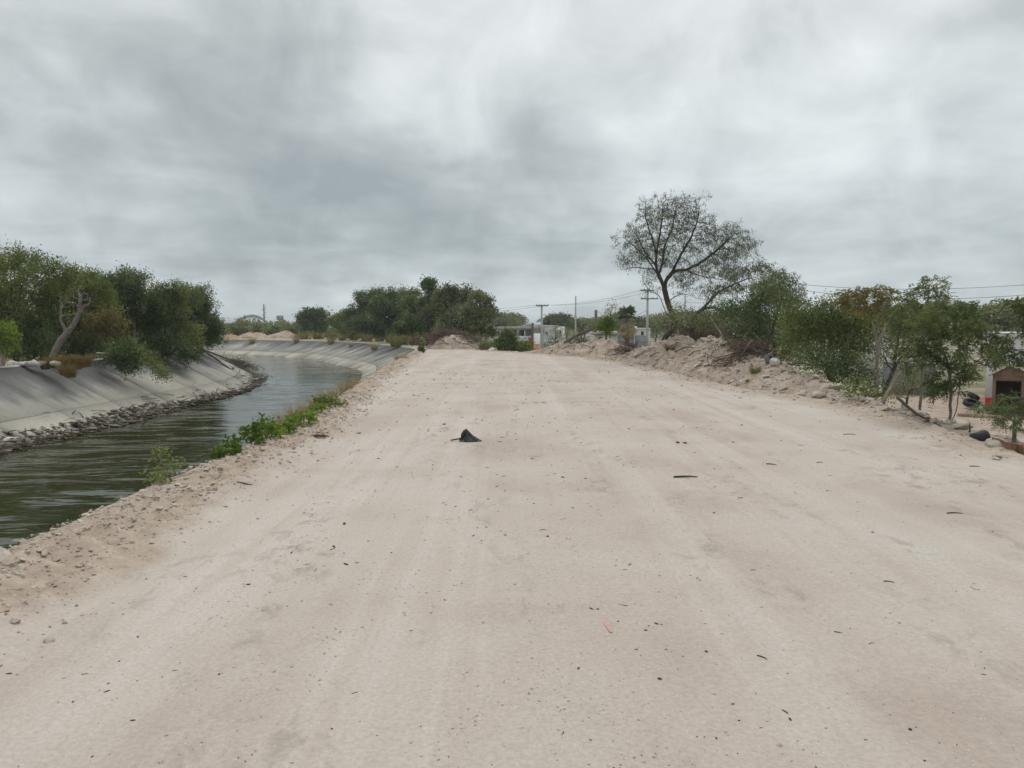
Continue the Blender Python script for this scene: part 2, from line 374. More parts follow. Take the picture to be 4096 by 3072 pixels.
M['dustrubber'] = plain('dusty_rubber', (0.15, 0.145, 0.14), 0.9, 0.3, 5)
M['bag'] = plain('black_cloth', (0.042, 0.043, 0.046), 0.75, 0.6, 16, 0.3)
M['twig'] = plain('twig', (0.085, 0.066, 0.052), 0.9, 0.4, 10)
M['paletwig'] = plain('pale_twig', (0.42, 0.37, 0.29), 0.9, 0.25, 10)
M['litter'] = plain('leaf_litter', (0.075, 0.058, 0.046), 0.95, 0.4, 12)
M['wire'] = plain('wire', (0.10, 0.105, 0.11), 0.6, 0.1, 1)
M['ad_green'] = plain('board_print', (0.16, 0.24, 0.22), 0.6, 0.6, 0.5)
M['pink'] = plain('pink_spray', (0.50, 0.315, 0.275), 0.95, 0.12, 25)

# ------------------------------------------------------------------ the lie of the land
WZ = -1.9                                      # canal water
RE = np.array([(-6, 6.0), (5, 6.05), (9.2, 6.2), (11.9, 6.6), (14.2, 6.8), (16.2, 6.6), (19, 5.9), (22.4, 5.5), (32.4, 5.1), (38, 3.9), (42.6, 2.1), (47.5, -1.0), (52, -3.3), (57, -5.0)])
LE = np.array([(-6, -3.45), (5.1, -3.5), (8.9, -3.45), (11.2, -3.45), (15.5, -3.75), (19.1, -4.0), (25, -4.6), (42.6, -5.8), (57, -6.9)])
def redge(Y): return np.interp(Y, RE[:, 0], RE[:, 1])
def ledge(Y): return np.interp(Y, LE[:, 0], LE[:, 1])
def base_z(X, Y):
    return -2.3 - 1.7 * np.clip((np.asarray(Y, float) - 45) / 100, 0, 1) + 0 * np.asarray(X, float)
OUT = smooth_path([(-3.8, -8), (-3.8, 0), (-3.85, 12), (-4.3, 19), (-4.9, 26), (-6.0, 42.6), (-7.5, 58.9), (-11.2, 69.6), (-17.8, 83.5), (-25.4, 92.2), (-39.8, 101.0), (-60, 107), (-95, 111)], 0.5)
INN = smooth_path([(-18.2, -8), (-18.2, 10), (-18.2, 30), (-18.2, 40), (-19.4, 46), (-22.4, 54), (-28, 62), (-38, 69), (-60, 76), (-95, 80)], 0.5)
def path_frames(P):
    T = np.gradient(P, axis=0); T /= np.linalg.norm(T, axis=1)[:, None]
    s = np.concatenate([[0], np.cumsum(np.linalg.norm(np.diff(P, axis=0), axis=1))])
    return s, T, np.stack([-T[:, 1], T[:, 0]], 1)         # arc length, tangent, left normal

def road_h(X, Y):
    X = np.asarray(X, float); Y = np.asarray(Y, float)
    L = ledge(Y); R = redge(Y)
    z = 0.020 * fbm(X * 0.5, Y * 0.22, 3, 3) + 0.010 * fbm(X * 2.2, Y * 0.9, 4, 11) + 0.004 * fbm(X * 9, Y * 7, 3, 23)
    dl = X - L; wid = np.where(Y < 12, 1.05, 0.75)
    k = np.clip(1 - dl / wid, 0, 1)                         # the ridge of loose spoil on the canal side
    ridge = np.sin(np.clip(dl / wid, 0, 1) * math.pi) ** 0.8
    z = z + ridge * (0.055 + 0.06 * np.clip(fbm(X * 1.6, Y * 1.1, 3, 41) + 0.3, 0, 1)) + k * 0.05
    z = z + np.clip(ridge, 0, 1) * 0.085 * fbm(X * 6, Y * 5, 4, 51, .6)
    dr = R - X; kr = np.clip(1 - dr / 0.7, 0, 1)            # broken edge on the town side
    z = z + kr * (0.05 + 0.05 * fbm(X * 5, Y * 5, 4, 61))
    return z
# road
Ys = [-6.0]
while Ys[-1] < 57: Ys.append(Ys[-1] + np.clip(0.012 * abs(Ys[-1]), 0.05, 0.30))
Ys = np.array(Ys); NC = 260
U = np.linspace(0, 1, NC); U = U + 0.05 * np.sin(U * 2 * math.pi) * -1
YY = np.repeat(Ys[:, None], NC, 1); XX = ledge(Ys)[:, None] * (1 - U) + redge(Ys)[:, None] * U
jag = 0.09 * fbm(Ys * 2.2, Ys * 0, 4, 5)
XX = XX + jag[:, None] * (np.clip(1 - U * 14, 0, 1))[None]
ZZ = road_h(XX, YY)
dl_ = XX - ledge(YY); wl_ = np.where(YY < 12, 1.0, 0.75) * (1 + .5 * fbm(YY * .8, XX * .8, 3, 15)); spoil = np.clip((wl_ - dl_) / .25, 0, 1) * .85
spoil = np.maximum(spoil, np.clip((.75 * (1 + fbm(YY * .7, XX, 3, 19)) - (redge(YY) - XX)) / .5, 0, 1) * .7)
road = struct(link('dirt_road', mesh_np('dirt_road', np.stack([XX, YY, ZZ], -1).reshape(-1, 3), grid_faces(len(Ys), NC), True, spoil.ravel()), M['road']))
# shoulder that drops from the road to the canal coping
rowsY = Ys[::2]; jl = jag[::2]
prof = [(0.0, 0.0), (0.03, 0.05), (0.10, 0.14), (0.22, 0.22), (0.40, 0.30), (0.75, 0.44), (1.3, 0.80), (1.8, 1.05)]
V = []
for y_, j_ in zip(rowsY, jl):
    x_ = ledge(y_) + j_; zr = float(road_h(ledge(y_) , y_))
    for d_, h_ in prof:
        n_ = 0.05 * float(fbm(d_ * 6 + 3, y_ * 4, 3, 9)) if d_ > 0.02 else 0
        V.append((x_ - d_ + (0.002 if d_ == 0 else 0), y_, zr - h_ + n_))
sh = struct(link('road_shoulder', mesh_np('road_shoulder', V, grid_faces(len(rowsY), len(prof))[:, ::-1], True), M['bank']))

# embankment with the spoil heap on the town side
CREST = []                                     # (Y along the road edge, offset, height)
for px, py, off in [(2259, 1374, 1.2), (2330, 1368, 1.5), (2423, 1366, 1.7), (2490, 1380, 1.5), (2529, 1396, 1.2), (2576, 1382, 1.5), (2647, 1350, 2.1), (2717, 1350, 2.2), (2764, 1370, 2.0),
                    (2835, 1354, 2.1), (2893, 1354, 2.0), (2952, 1404, 1.8), (3040, 1424, 1.7), (3117, 1460, 1.5), (3164, 1487, 1.3), (3246, 1512, 1.2), (3317, 1547, 1.0), (3381, 1576, 0.8), (3500, 1600, 0.6),
                    (3620, 1652, 0.5), (3743, 1700, 0.5), (3900, 1762, 0.5), (4096, 1826, 0.5)]:
    best = min(np.arange(4, 44, 0.02), key=lambda y: abs(D(px, py, y)[0] - (redge(y) + off)))
    CREST.append((best, off, D(px, py, best)[2]))
CREST = np.array(sorted(CREST, key=lambda c: c[0]))
CREST = np.vstack([[(-6, 0.5, 0.08)], CREST, [(46, 0.9, 0.05), (57, 0.8, 0.0)]])
def crest(Y): return np.interp(Y, CREST[:, 0], CREST[:, 1]), np.maximum(np.interp(Y, CREST[:, 0], CREST[:, 2]), 0.03)
def emb_h(d, Y):                               # height at distance d outside the road edge
    o, h = crest(Y); bz = base_z(0, Y) - 0.25
    t1 = np.clip(d / o, 0, 1); up_ = h * (t1 ** 0.75) * (1 - 0.12 * np.sin(t1 * math.pi))
    run = 1.75 * (h - bz); t2 = np.clip((d - o) / run, 0, 1)
    return np.where(d < o, up_, h + (bz - h) * (t2 ** 1.15))
eY = np.arange(-6, 57.01, 0.085); NU = 64
dd = np.concatenate([np.linspace(0, 3.0, 44), np.linspace(3.15, 11.5, 20)])
EY = np.repeat(eY[:, None], NU, 1); ED = np.repeat(dd[None], len(eY), 0)
EX = redge(eY)[:, None] + ED
EZ = emb_h(ED, EY)
o_, h_ = crest(eY); amp = np.clip(h_ / 0.8, 0.16, 1)[:, None] * np.clip(ED / 0.35, 0, 1)
rid = (1 - np.abs(fbm(EX * 1.5, EY * 1.5, 4, 71)) * 2.2)
EZ = EZ + amp * (0.26 * fbm(EX * 0.9, EY * 0.9, 3, 81) + 0.17 * (rid - 0.6) + 0.15 * fbm(EX * 3.6, EY * 3.6, 4, 91, 0.6)) - 0.03 * np.clip(1 - ED / 0.2, 0, 1)
emb = struct(link('embankment', mesh_np('embankment', np.stack([EX, EY, EZ], -1).reshape(-1, 3), grid_faces(len(eY), NU), True), M['bank']))
def emb_z(d, Y):
    i = int(np.clip((Y + 6) / 0.085, 0, len(eY) - 1)); return float(np.interp(d, dd, EZ[i]))

# verge beyond the outer bend
s_, T_, N_ = path_frames(OUT)
sel = np.where(OUT[:, 1] > 36)[0][::2]
wv = np.interp(OUT[sel, 1], [36, 46, 52, 58, 64, 72, 86, 120], [1.0, 1.6, 2.2, 3.4, 4.6, 7.5, 15, 22])
fr = np.array([0.015, 0.06, 0.12, 0.2, 0.3, 0.4, 0.5, 0.6, 0.7, 0.8, 0.9, 1.0, 1.2, 1.45, 1.7])
V = []
for i, w_ in zip(sel, wv):
    for f_ in fr:
        p = OUT[i] - N_[i] * (f_ * w_ + 0.22); q = max(0, f_ - 1)
        z = -0.14 + 0.18 * float(fbm(p[0] * 0.5, p[1] * 0.5, 3, 101)) * min(1, f_ * 4) - q * 6.5
        V.append((p[0], p[1], z))
struct(link('canal_verge', mesh_np('canal_verge', V, grid_faces(len(sel), len(fr))[:, ::-1], True), M['verge']))
# ground behind the inner bank
si, Ti, Ni = path_frames(INN)
fr = np.concatenate([np.linspace(0, 0.25, 14), np.linspace(0.32, 1, 8)]); V = []
idx = np.arange(0, len(INN), 2)
for i in idx:
    a = INN[i] + Ni[i] * 0.22; e = np.array([-110.0, min(a[1], 79) - 0.001 * i])
    for f_ in fr:
        p = a + (e - a) * f_
        V.append((p[0], p[1], 0.13 + 0.35 * float(fbm(p[0] * 0.4, p[1] * 0.4, 3, 111)) * min(1, f_ * 12)))
struct(link('left_bank_ground', mesh_np('left_bank_ground', V, grid_faces(len(idx), len(fr))[:, ::-1], True), M['verge']))
# the plain, out to the horizon
gx = np.concatenate([-np.geomspace(4000, 40, 24), np.linspace(-36, 60, 60), np.geomspace(64, 4000, 24)])
gy = np.concatenate([np.linspace(-60, 160, 90), np.geomspace(165, 6000, 30)])
GX, GY = np.meshgrid(gx, gy)
GZ = base_z(GX, GY) + 0.25 * fbm(GX * 0.12, GY * 0.12, 3, 121) * (GX > 8)
struct(link('ground', mesh_np('ground', np.stack([GX, GY, GZ], -1).reshape(-1, 3), grid_faces(len(gy), len(gx)), True), M['ground']))
# pale yard by the painted house
yx = np.linspace(9, 75, 88); yy = np.linspace(2, 44, 80); AX, AY = np.meshgrid(yx, yy)
AX = AX + 0.8 * fbm(AY * 0.5, AX * 0.5, 3, 5) * ((AX < 11) | (AX > 72)); AY = AY + 1.2 * fbm(AX * 0.4, AY * 0.4, 3, 8) * ((AY < 4) | (AY > 41))
AZ = base_z(AX, AY) + 0.25 * fbm(AX * 0.12, AY * 0.12, 3, 121) + 0.03 + 0.03 * fbm(AX * 2, AY * 2, 3, 77)
struct(link('yard', mesh_np('yard', np.stack([AX, AY, AZ], -1).reshape(-1, 3), grid_faces(80, 88), True), M['bank']))

# ------------------------------------------------------------------ canal
def bank_point(P, N, i, v, run, zt, zb):      # v = 0 at the coping, 1 below the water
    q = P[i] + N[i] * (run[i] * 1.18 * v); return (q[0], q[1], zt[i] + (zb - zt[i]) * v)
def build_bank(name, P, side, run, zt, step):          # run: horizontal reach, one value per path point
    s, T, N = path_frames(P); N = N * side; zb = WZ - 0.34
    bk = struct(link(name, None))
    vs = np.linspace(0, 1, 4); V = []; UVs = []
    for i in range(0, len(P), 2):
        for v in vs:
            q = np.array(bank_point(P, N, i, v, run, zt, zb)); q[2] -= 0.05; V.append(q)
    Fc = grid_faces(len(V) // 4, 4); Fc = Fc if side < 0 else Fc[:, ::-1]
    link('lining_bed', mesh_np('lining_bed', V, Fc), M['joint'], bk)
    V = []                                     # coping
    for i in range(0, len(P), 2):
        a = P[i]; n = -N[i]
        for d, z in ((-0.03, -0.12), (-0.03, 0.02), (0.30, 0.02), (0.30, -0.25)):
            q = a + n * d; V.append((q[0], q[1], zt[i] + z))
    link('coping', mesh_np('coping', V, Fc), M['coping'], bk)
    L = s[-1]; n = int(L / step); rr = np.random.default_rng(5)
    for k in range(n):
        s0, s1 = k * step + 0.018, (k + 1) * step - 0.018
        for va, vb in ((0.012, 0.60), (0.612, 1.0)):
            V = []; UVs = []; lift = rr.uniform(-0.012, 0.012)
            ss = np.linspace(s0, s1, 3)
            for dz in (lift, -0.06):
                for v in (va, vb):
                    for u in ss:
                        i = np.interp(u, s, np.arange(len(P))); i0 = int(min(i, len(P) - 2)); f = i - i0
                        q = np.array(bank_point(P, N, i0, v, run, zt, zb)) * (1 - f) + np.array(bank_point(P, N, i0 + 1, v, run, zt, zb)) * f
                        q[2] += dz; V.append(q); UVs.append((u * 0.5, v * 1.18))
            top = [(0, 1, 4, 3), (1, 2, 5, 4)]
            sidef = [(0, 6, 7, 1), (1, 7, 8, 2), (2, 8, 11, 5), (5, 11, 10, 4), (4, 10, 9, 3), (3, 9, 6, 0)]
            Fc2 = np.array(top + sidef)
            if side > 0: Fc2 = Fc2[:, ::-1]
            link('concrete_panel', mesh_np('concrete_panel', V, Fc2, uv=UVs), M['concrete'], bk)
    return bk
zt_o = np.interp(OUT[:, 1], [-10, 36, 50, 120], [-0.42, -0.30, -0.15, -0.12]); zt_i = np.full(len(INN), 0.15)
run_o = np.interp(OUT[:, 1], [10, 40, 55, 70], [2.5, 2.6, 3.9, 4.6]); run_i = np.full(len(INN), 3.7)
build_bank('outer_canal_bank', OUT, 1, run_o, zt_o, 3.0)
build_bank('inner_canal_bank', INN, -1, run_i, zt_i, 3.4)
no, ni = len(OUT), len(INN); KW = 44; V = []
fo = np.concatenate([np.linspace(0, .40, 1150)[:-1], np.linspace(.40, 1, 200)]); k = len(fo)
Ow = OUT + N_ * (run_o[:, None] - .6); Iw = INN - Ni * 3.2
for f0 in fo:
    p = np.array([np.interp(f0 * (no - 1), np.arange(no), Ow[:, j]) for j in (0, 1)]); q = np.array([np.interp(f0 * (ni - 1), np.arange(ni), Iw[:, j]) for j in (0, 1)])
    for f_ in np.linspace(0, 1, KW): w = p + (q - p) * f_; V.append((w[0], w[1], WZ))
V = np.array(V)
x_, y_ = V[:, 0], V[:, 1]; wx = x_ + 0.8 * fbm(x_ * .3, y_ * .3, 2, 7); wy = y_ + 0.5 * fbm(x_ * .35, y_ * .35, 2, 17) + 0.10 * x_
amp_ = 0.55 + 0.9 * np.clip(fbm(x_ * .12, y_ * .10, 2, 29) + .35, 0, 1)
V[:, 2] += amp_ * (0.062 * vnoise(wx * .70, wy * 1.9, 31) + 0.042 * vnoise(wx * 1.2 + wy * .4, wy * 4.2, 33) + 0.006 * vnoise(wx * 3.5, wy * 9, 35)) * np.clip(1.5 - y_ / 60, .12, 1) * np.clip(2.1 - y_ / 16, 1, 1.7)
struct(link('canal_water', mesh_np('canal_water', V, grid_faces(k, KW)[:, ::-1], True), M['water']))

# ------------------------------------------------------------------ plants: growth, branches, leaves
def unit(v): return v / (np.linalg.norm(v, axis=-1, keepdims=True) + 1e-9)
def colonize(starts, A, step, kill, iters, rng, up=0.08, gnarl=0.25):
    cap = 60000; P = np.zeros((cap, 3)); par = np.full(cap, -1); kids = np.zeros(cap, int); n = 0
    for si_, pl in enumerate(starts):
        pl = np.asarray(pl, float)
        if n == 0: last = -1; seq = pl
        else: last = int(np.argmin(((P[:n] - pl[0]) ** 2).sum(1))); seq = pl[1:]
        prev = P[last] if last >= 0 else None
        for q in seq:
            m_ = 1 if prev is None else max(1, int(np.linalg.norm(q - prev) / (step * 1.6)))
            for t_ in range(1, m_ + 1):
                w = q if prev is None else prev + (q - prev) * t_ / m_ + (rng.normal(0, step * 0.10, 3) if t_ < m_ else 0)
                P[n] = w; par[n] = last
                if last >= 0: kids[last] += 1
                last = n; n += 1
            prev = q
    A = np.asarray(A, float); near = np.zeros(len(A), int); dist = np.full(len(A), 1e9)
    def upd(i0, i1):
        nonlocal near, dist
        for c in range(i0, i1, 400):
            e = min(c + 400, i1); d = ((A[:, None] - P[None, c:e]) ** 2).sum(2); j = d.argmin(1); dm = np.sqrt(d[np.arange(len(A)), j])
            b = dm < dist; dist = np.where(b, dm, dist); near = np.where(b, c + j, near)
    upd(0, n)
    for it in range(iters):
        keep = dist > kill; A = A[keep]; near = near[keep]; dist = dist[keep]
        if len(A) == 0: break
        acc = np.zeros((n, 3)); np.add.at(acc, near, unit(A - P[near]))
        u_ = np.unique(near); u_ = u_[kids[u_] < 4]
        if len(u_) == 0 or n + len(u_) >= cap: break
        d = unit(acc[u_]); d = unit(d + rng.normal(0, gnarl, d.shape) + np.array([0, 0, up]))
        P[n:n + len(u_)] = P[u_] + d * step; par[n:n + len(u_)] = u_; kids[u_] += 1
        n0 = n; n += len(u_); upd(n0, n)
    return P[:n], par[:n]
def radii(P, par, r0, rb):
    n = len(P); tips = np.zeros(n); has = np.zeros(n, bool); has[par[par >= 0]] = True
    tips[~has] = 1
    for i in range(n - 1, 0, -1):
        if par[i] >= 0: tips[par[i]] += tips[i]
    e = math.log(max(tips[0], 2)) / math.log(rb / r0)
    return r0 * np.maximum(tips, 1) ** (1 / max(e, 1.2)), tips
def branch_mesh(name, P, par, R, rmin=0.0):
    VV = []; FF = []; n0 = 0
    i = np.where((par >= 0) & (R >= rmin))[0]
    for sides, s in ((3, i[R[i] < 0.018]), (6, i[R[i] >= 0.018])):
        if len(s) == 0: continue
        a = P[par[s]]; b_ = P[s]; d = unit(b_ - a); ref = np.where(np.abs(d[:, 2:3]) < 0.8, [[0, 0, 1.0]], [[1.0, 0, 0]])
        x = unit(np.cross(d, ref)); y = np.cross(d, x); an = np.arange(sides) / sides * 2 * math.pi
        ra = np.minimum(R[par[s]], R[s] * 1.35)
        ring = x[:, None] * np.cos(an)[None, :, None] + y[:, None] * np.sin(an)[None, :, None]
        A_ = a[:, None] - d[:, None] * ra[:, None, None] * 0.2 + ring * ra[:, None, None]; B_ = b_[:, None] + ring * R[s][:, None, None]
        V = np.concatenate([A_, B_], 1).reshape(-1, 3); k = np.arange(len(s))[:, None] * 2 * sides
        for j in range(sides):
            j2 = (j + 1) % sides
            FF.append(np.concatenate([k + j, k + j2, k + sides + j2, k + sides + j], 1) + n0)
        VV.append(V); n0 += len(V)
    return mesh_np(name, np.concatenate(VV), np.concatenate(FF), True)
def leaf_arrays(B, Dn, L, W, rng):
    n = len(B); side = unit(np.cross(Dn, rng.normal(0, 1, (n, 3)))); L = np.asarray(L)[:, None]; W = np.asarray(W)[:, None]
    V = np.stack([B, B + Dn * L * 0.45 + side * W, B + Dn * L, B + Dn * L * 0.45 - side * W], 1).reshape(-1, 3)
    return V, np.arange(4 * n).reshape(-1, 4)
def tint_of(V, rng, f=1.1, seed=0):
    c = V.reshape(-1, 4, 3)[:, 0]
    t_ = 0.5 + 0.75 * fbm(c[:, 0] * f + c[:, 2] * 0.9 * f, c[:, 1] * f - c[:, 2] * 0.7 * f, 3, seed) + rng.normal(0, 0.10, len(c))
    return np.repeat(np.clip(t_, 0, 1), 4)
def leaves_mesh(name, P, par, tips, rng, per, L, W, tipmax=3, fwd=0.6, droop=0.2, spread=0.16, seed=0):
    i = np.where((par >= 0) & (tips <= tipmax))[0]; i = np.repeat(i, per)
    t_ = rng.random(len(i))[:, None]; d = unit(P[i] - P[par[i]])
    B = P[par[i]] * (1 - t_) + P[i] * t_ + rng.normal(0, spread, (len(i), 3))
    Dn = unit(d * fwd + rng.normal(0, 0.55, d.shape) + np.array([0, 0, -droop]))
    V, Fc = leaf_arrays(B, Dn, L * rng.uniform(0.6, 1.3, len(i)), W * rng.uniform(0.6, 1.3, len(i)), rng)
    return mesh_np(name, V, Fc, False, tint_of(V, rng, seed=seed))
def lobe_points(lobes, n, rng, sub=12, shell=0.55, sprigs=True):
    out = []; wts = np.array([l[3] * l[4] * l[5] for l in lobes]); wts = wts ** 0.8; wts /= wts.sum()
    for l, w in zip(lobes, wts):
        c = np.array(l[:3]); r = np.array(l[3:6]); m_ = max(6, int(n * w)); k = max(4, int(sub))
        sd = unit(rng.normal(0, 1, (k, 3))); sd[:, 2] = np.where(sd[:, 2] < -0.5, -sd[:, 2], sd[:, 2])
        sc_ = sd * rng.uniform(shell, 0.92, (k, 1)); sr = rng.uniform(0.22, 0.42, k)
        j = rng.integers(0, k, m_); q = unit(rng.normal(0, 1, (m_, 3))) * rng.random((m_, 1)) ** 0.45
        out.append(c + (sc_[j] + q * sr[j][:, None]) * r)
        if not sprigs: continue
        ks = max(3, k // 2); e = unit(rng.normal(0, 1, (ks, 3)) + np.array([0, 0, .35]))            # sprigs that stick out of the crown
        t_ = rng.uniform(.85, 1.32, (ks, 6, 1)); out.append((c + (e[:, None] * t_ + rng.normal(0, .04, (ks, 6, 3))) * r).reshape(-1, 3))
    return np.concatenate(out)
def PL(cx, cy, rx, ry, Y, rd=None):            # a lobe given by its pixels and its distance
    c = D(cx, cy, Y); k = Y / F
    return (c[0], c[1], c[2], rx * k, rd if rd else 0.8 * max(rx, ry) * k, ry * k)
TREES = 0
def tree(name, label, cat, base, lobes, leaf='l_mid', bark='bark', natt=420, per=14, L=0.12, W=0.02, rb=0.10, r0=0.006, step=None, starts=None,
         group=None, tipmax=3, droop=0.2, fwd=0.6, spread=0.15, rmin=0.0, sub=12, shell=0.55, gnarl=0.28, up=0.08, kill=None, iters=70, dens=1.9):
    natt = int(natt * dens)
    if per and dens > 1: per = int(per * 1.3); L *= 1.2; W *= 1.3; tipmax += 1
    global TREES; TREES += 1; rng = np.random.default_rng(100 + TREES)
    base = np.asarray(base, float); lob = [tuple(np.array(l[:3]) - base) + tuple(l[3:]) for l in lobes]
    size = max(max(l[3], l[5]) for l in lob); step = step or max(0.10, size * 0.085)
    A = lobe_points(lob, natt, rng, sub, shell)
    if starts is None:
        c = np.mean([l[:3] for l in lob], 0); zb = min(l[2] - l[5] for l in lob)
        top = np.array([c[0] * 0.75, c[1] * 0.75, max(0.25 * c[2], min(c[2], zb + 0.25 * size))])
        starts = [np.array([(0, 0, -0.15), (top[0] * 0.25 + rng.normal(0, 0.05), top[1] * 0.25, top[2] * 0.5), top])]
    else: starts = [np.asarray(s) - base for s in starts]
    P, par = colonize(starts, A, step, kill or step * 1.35, iters, rng, up, gnarl)
    R, tips = radii(P, par, r0, rb)
    o = thing(name, label, cat, base, 0, group)
    link('trunk', branch_mesh('trunk', P, par, R, rmin), M[bark], o)
    if per: link('crown', leaves_mesh('crown', P, par, tips, rng, per, L, W, tipmax, fwd, droop, spread, TREES), M[leaf], o)
    return o
def copy_thing(o, loc, rz, sc_, label, group=None):
    c = o.copy(); COL.objects.link(c); c.location = [float(v) for v in loc]; c.rotation_euler = (0, 0, rz); c.scale = (sc_,) * 3
    c['label'] = label
    if group: c['group'] = group
    for ch in o.children:
        d = ch.copy(); COL.objects.link(d); d.parent = c
        d.matrix_parent_inverse = ch.matrix_parent_inverse.copy()
    return c

# ---- the lone mesquite on the spoil heap, limbs traced from the photograph
def Z6(x, y): return 2400 + 0.422 * x, 750 + 0.422 * y
mty = min(np.arange(18, 40, 0.02), key=lambda y: abs(D(2655, 1352, y)[0] - (redge(y) + 1.9)))
def limb(pts, dy0=0.0, dy1=0.0):
    n = len(pts); return np.array([D(*Z6(*p), mty + dy0 + (dy1 - dy0) * i / (n - 1)) for i, p in enumerate(pts)])
TR = [limb([(605, 1455), (640, 1395), (685, 1345), (705, 1290), (690, 1210), (655, 1130), (640, 1080), (620, 1000), (600, 930), (570, 860), (540, 790), (530, 720), (532, 640), (520, 560), (500, 480)]),
      limb([(655, 1240), (600, 1180), (575, 1160)], 0, -0.15),
      limb([(640, 1180), (598, 1120), (575, 1050), (540, 1010), (480, 990), (440, 940), (410, 890), (400, 820)], 0, -0.7),
      limb([(545, 800), (490, 770), (420, 765), (340, 758), (260, 765), (200, 785)], 0, -0.9),
      limb([(620, 970), (628, 880), (680, 810), (740, 785), (820, 780), (900, 740), (1000, 680), (1100, 600), (1200, 510), (1300, 410)], 0, 0.6),
      limb([(655, 1095), (700, 1040), (790, 1005), (870, 1030), (960, 1060), (1040, 1055), (1150, 1000)], 0, 0.9),
      limb([(820, 780), (900, 820), (1000, 850), (1150, 870), (1290, 870)], 0.15, 1.4),
      limb([(690, 800), (740, 690), (800, 580), (860, 480), (920, 330), (940, 200)], 0.1, -0.9),
      limb([(560, 840), (590, 720), (610, 560), (680, 400), (715, 200)], 0, 0.9),
      limb([(520, 560), (470, 420), (430, 280), (435, 140)], 0, -0.5),
      limb([(530, 690), (560, 480), (590, 300), (600, 140)], 0, -0.7),
      limb([(560, 850), (450, 680), (330, 560), (220, 470)], 0, 0.9), limb([(540, 760), (420, 600), (360, 470), (300, 390)], 0, -1.1)]
def ZL(x, y, rx, ry, dy=0.0, rd=1.2): return PL(*Z6(x, y), rx * 0.422, ry * 0.422, mty + dy, rd)
tree('mesquite_tree', 'tall thin-leaved tree with a dark curved trunk standing on the spoil heap', 'tree', D(*Z6(605, 1452), mty),
     [ZL(330, 520, 190, 170), ZL(480, 280, 150, 190), ZL(660, 260, 180, 190), ZL(880, 300, 190, 220), ZL(1050, 500, 190, 200), ZL(1230, 470, 170, 140), ZL(820, 560, 260, 180), ZL(1150, 700, 260, 170),
      ZL(540, 560, 200, 200), ZL(270, 700, 120, 70, -0.5, 0.6), ZL(470, 900, 100, 120, -0.5, 0.6), ZL(800, 900, 170, 110), ZL(1380, 560, 110, 90), ZL(730, 430, 260, 250), ZL(1000, 780, 250, 120), ZL(420, 660, 200, 130), ZL(640, 720, 160, 140), ZL(1280, 640, 200, 140)], 'l_willow', 'bark', natt=8500, dens=1, per=4, L=0.105, W=0.0105,
     rb=0.125, r0=0.0034, step=0.085, starts=TR, tipmax=2, droop=0.95, fwd=0.45, spread=0.05, sub=40, shell=0.0, gnarl=0.30, kill=0.10, iters=120)
T2 = [np.array([D(*Z6(*p), mty - 2.5 + 0.0 * i) for i, p in enumerate([(850, 1400), (870, 1260), (920, 1190), (1000, 1140), (1080, 1135), (1160, 1180), (1280, 1245), (1350, 1270)])]),
      np.array([D(*Z6(*p), mty - 2.5 + 0.2 * i) for i, p in enumerate([(930, 1185), (1040, 1080), (1110, 1000), (1250, 930), (1400, 860)])]),
      np.array([D(*Z6(*p), mty - 2.5 + 0.1 * i) for i, p in enumerate([(1160, 1180), (1300, 1160), (1420, 1090), (1550, 1000), (1700, 900)])])]
def ZK(x, y, rx, ry, rd=1.0): return PL(*Z6(x, y), rx * 0.422, ry * 0.422, mty - 2.2, rd)
tree('leaning_tree', 'low spreading tree arching over behind the tall tree on the heap', 'tree', T2[0][0],
     [ZK(1250, 830, 190, 120), ZK(1500, 790, 170, 110), ZK(1690, 870, 150, 120), ZK(1400, 980, 240, 120), ZK(1640, 1010, 200, 130), ZK(1800, 960, 110, 120), ZK(1120, 980, 180, 90), ZK(1850, 1090, 120, 110), ZK(1560, 1120, 220, 100)],
     'l_willow', 'bark', natt=5200, dens=1, per=7, L=0.105, W=0.013, rb=0.085, r0=0.0030, step=0.09, starts=T2, tipmax=2, droop=0.8, fwd=0.45, spread=0.06, sub=14, shell=0.3, gnarl=0.3, kill=0.13)

# ---- trees of the town side slope
def slope_base(px, Y, d=None):
    x = D(px, 1400, Y)[0]; dd_ = x - redge(Y); return np.array([x, Y, emb_z(dd_, Y) if dd_ < 11 else float(base_z(0, Y))])
def S(name, label, px, Y, lobes, **k): return tree(name, label, k.pop('cat', 'tree'), slope_base(px, Y), [PL(*l[:4], l[4] if len(l) > 4 else Y, l[5] if len(l) > 5 else None) for l in lobes], **k)
S('dark_bush', 'dark grey-green thicket right behind the leaning tree', 3060, 25.5, [(2960, 1290, 150, 75), (3080, 1240, 140, 120), (3150, 1330, 120, 110), (3020, 1370, 140, 70), (3120, 1180, 70, 70)], cat='bush', leaf='l_dark', natt=700, per=16, L=0.085, W=0.014, rb=0.07, shell=0.4)
S('thorn_bush', 'grey twiggy thicket beside the trunk of the tall tree', 2790, 29.5, [(2760, 1300, 90, 60), (2840, 1310, 80, 60), (2700, 1270, 60, 60)], cat='bush', leaf='l_grey', natt=420, per=9, L=0.08, W=0.012, rb=0.05, shell=0.3)
S('green_bush', 'large olive-green rounded bush filling the slope right of the heap', 3330, 21.5, [(3290, 1330, 130, 110), (3420, 1320, 120, 110), (3230, 1390, 100, 90), (3360, 1410, 130, 95), (3180, 1300, 80, 80), (3350, 1260, 110, 70)], cat='bush', leaf='l_yellow', natt=900, per=20, L=0.075, W=0.013, rb=0.07, shell=0.4)
S('green_bush', 'mid-green bush half hidden between the olive bush and the feathery trees', 3540, 21, [(3560, 1340, 110, 110), (3640, 1320, 110, 110), (3600, 1420, 90, 70)], cat='bush', leaf='l_mid', natt=420, per=16, L=0.075, W=0.012, rb=0.05, shell=0.3)
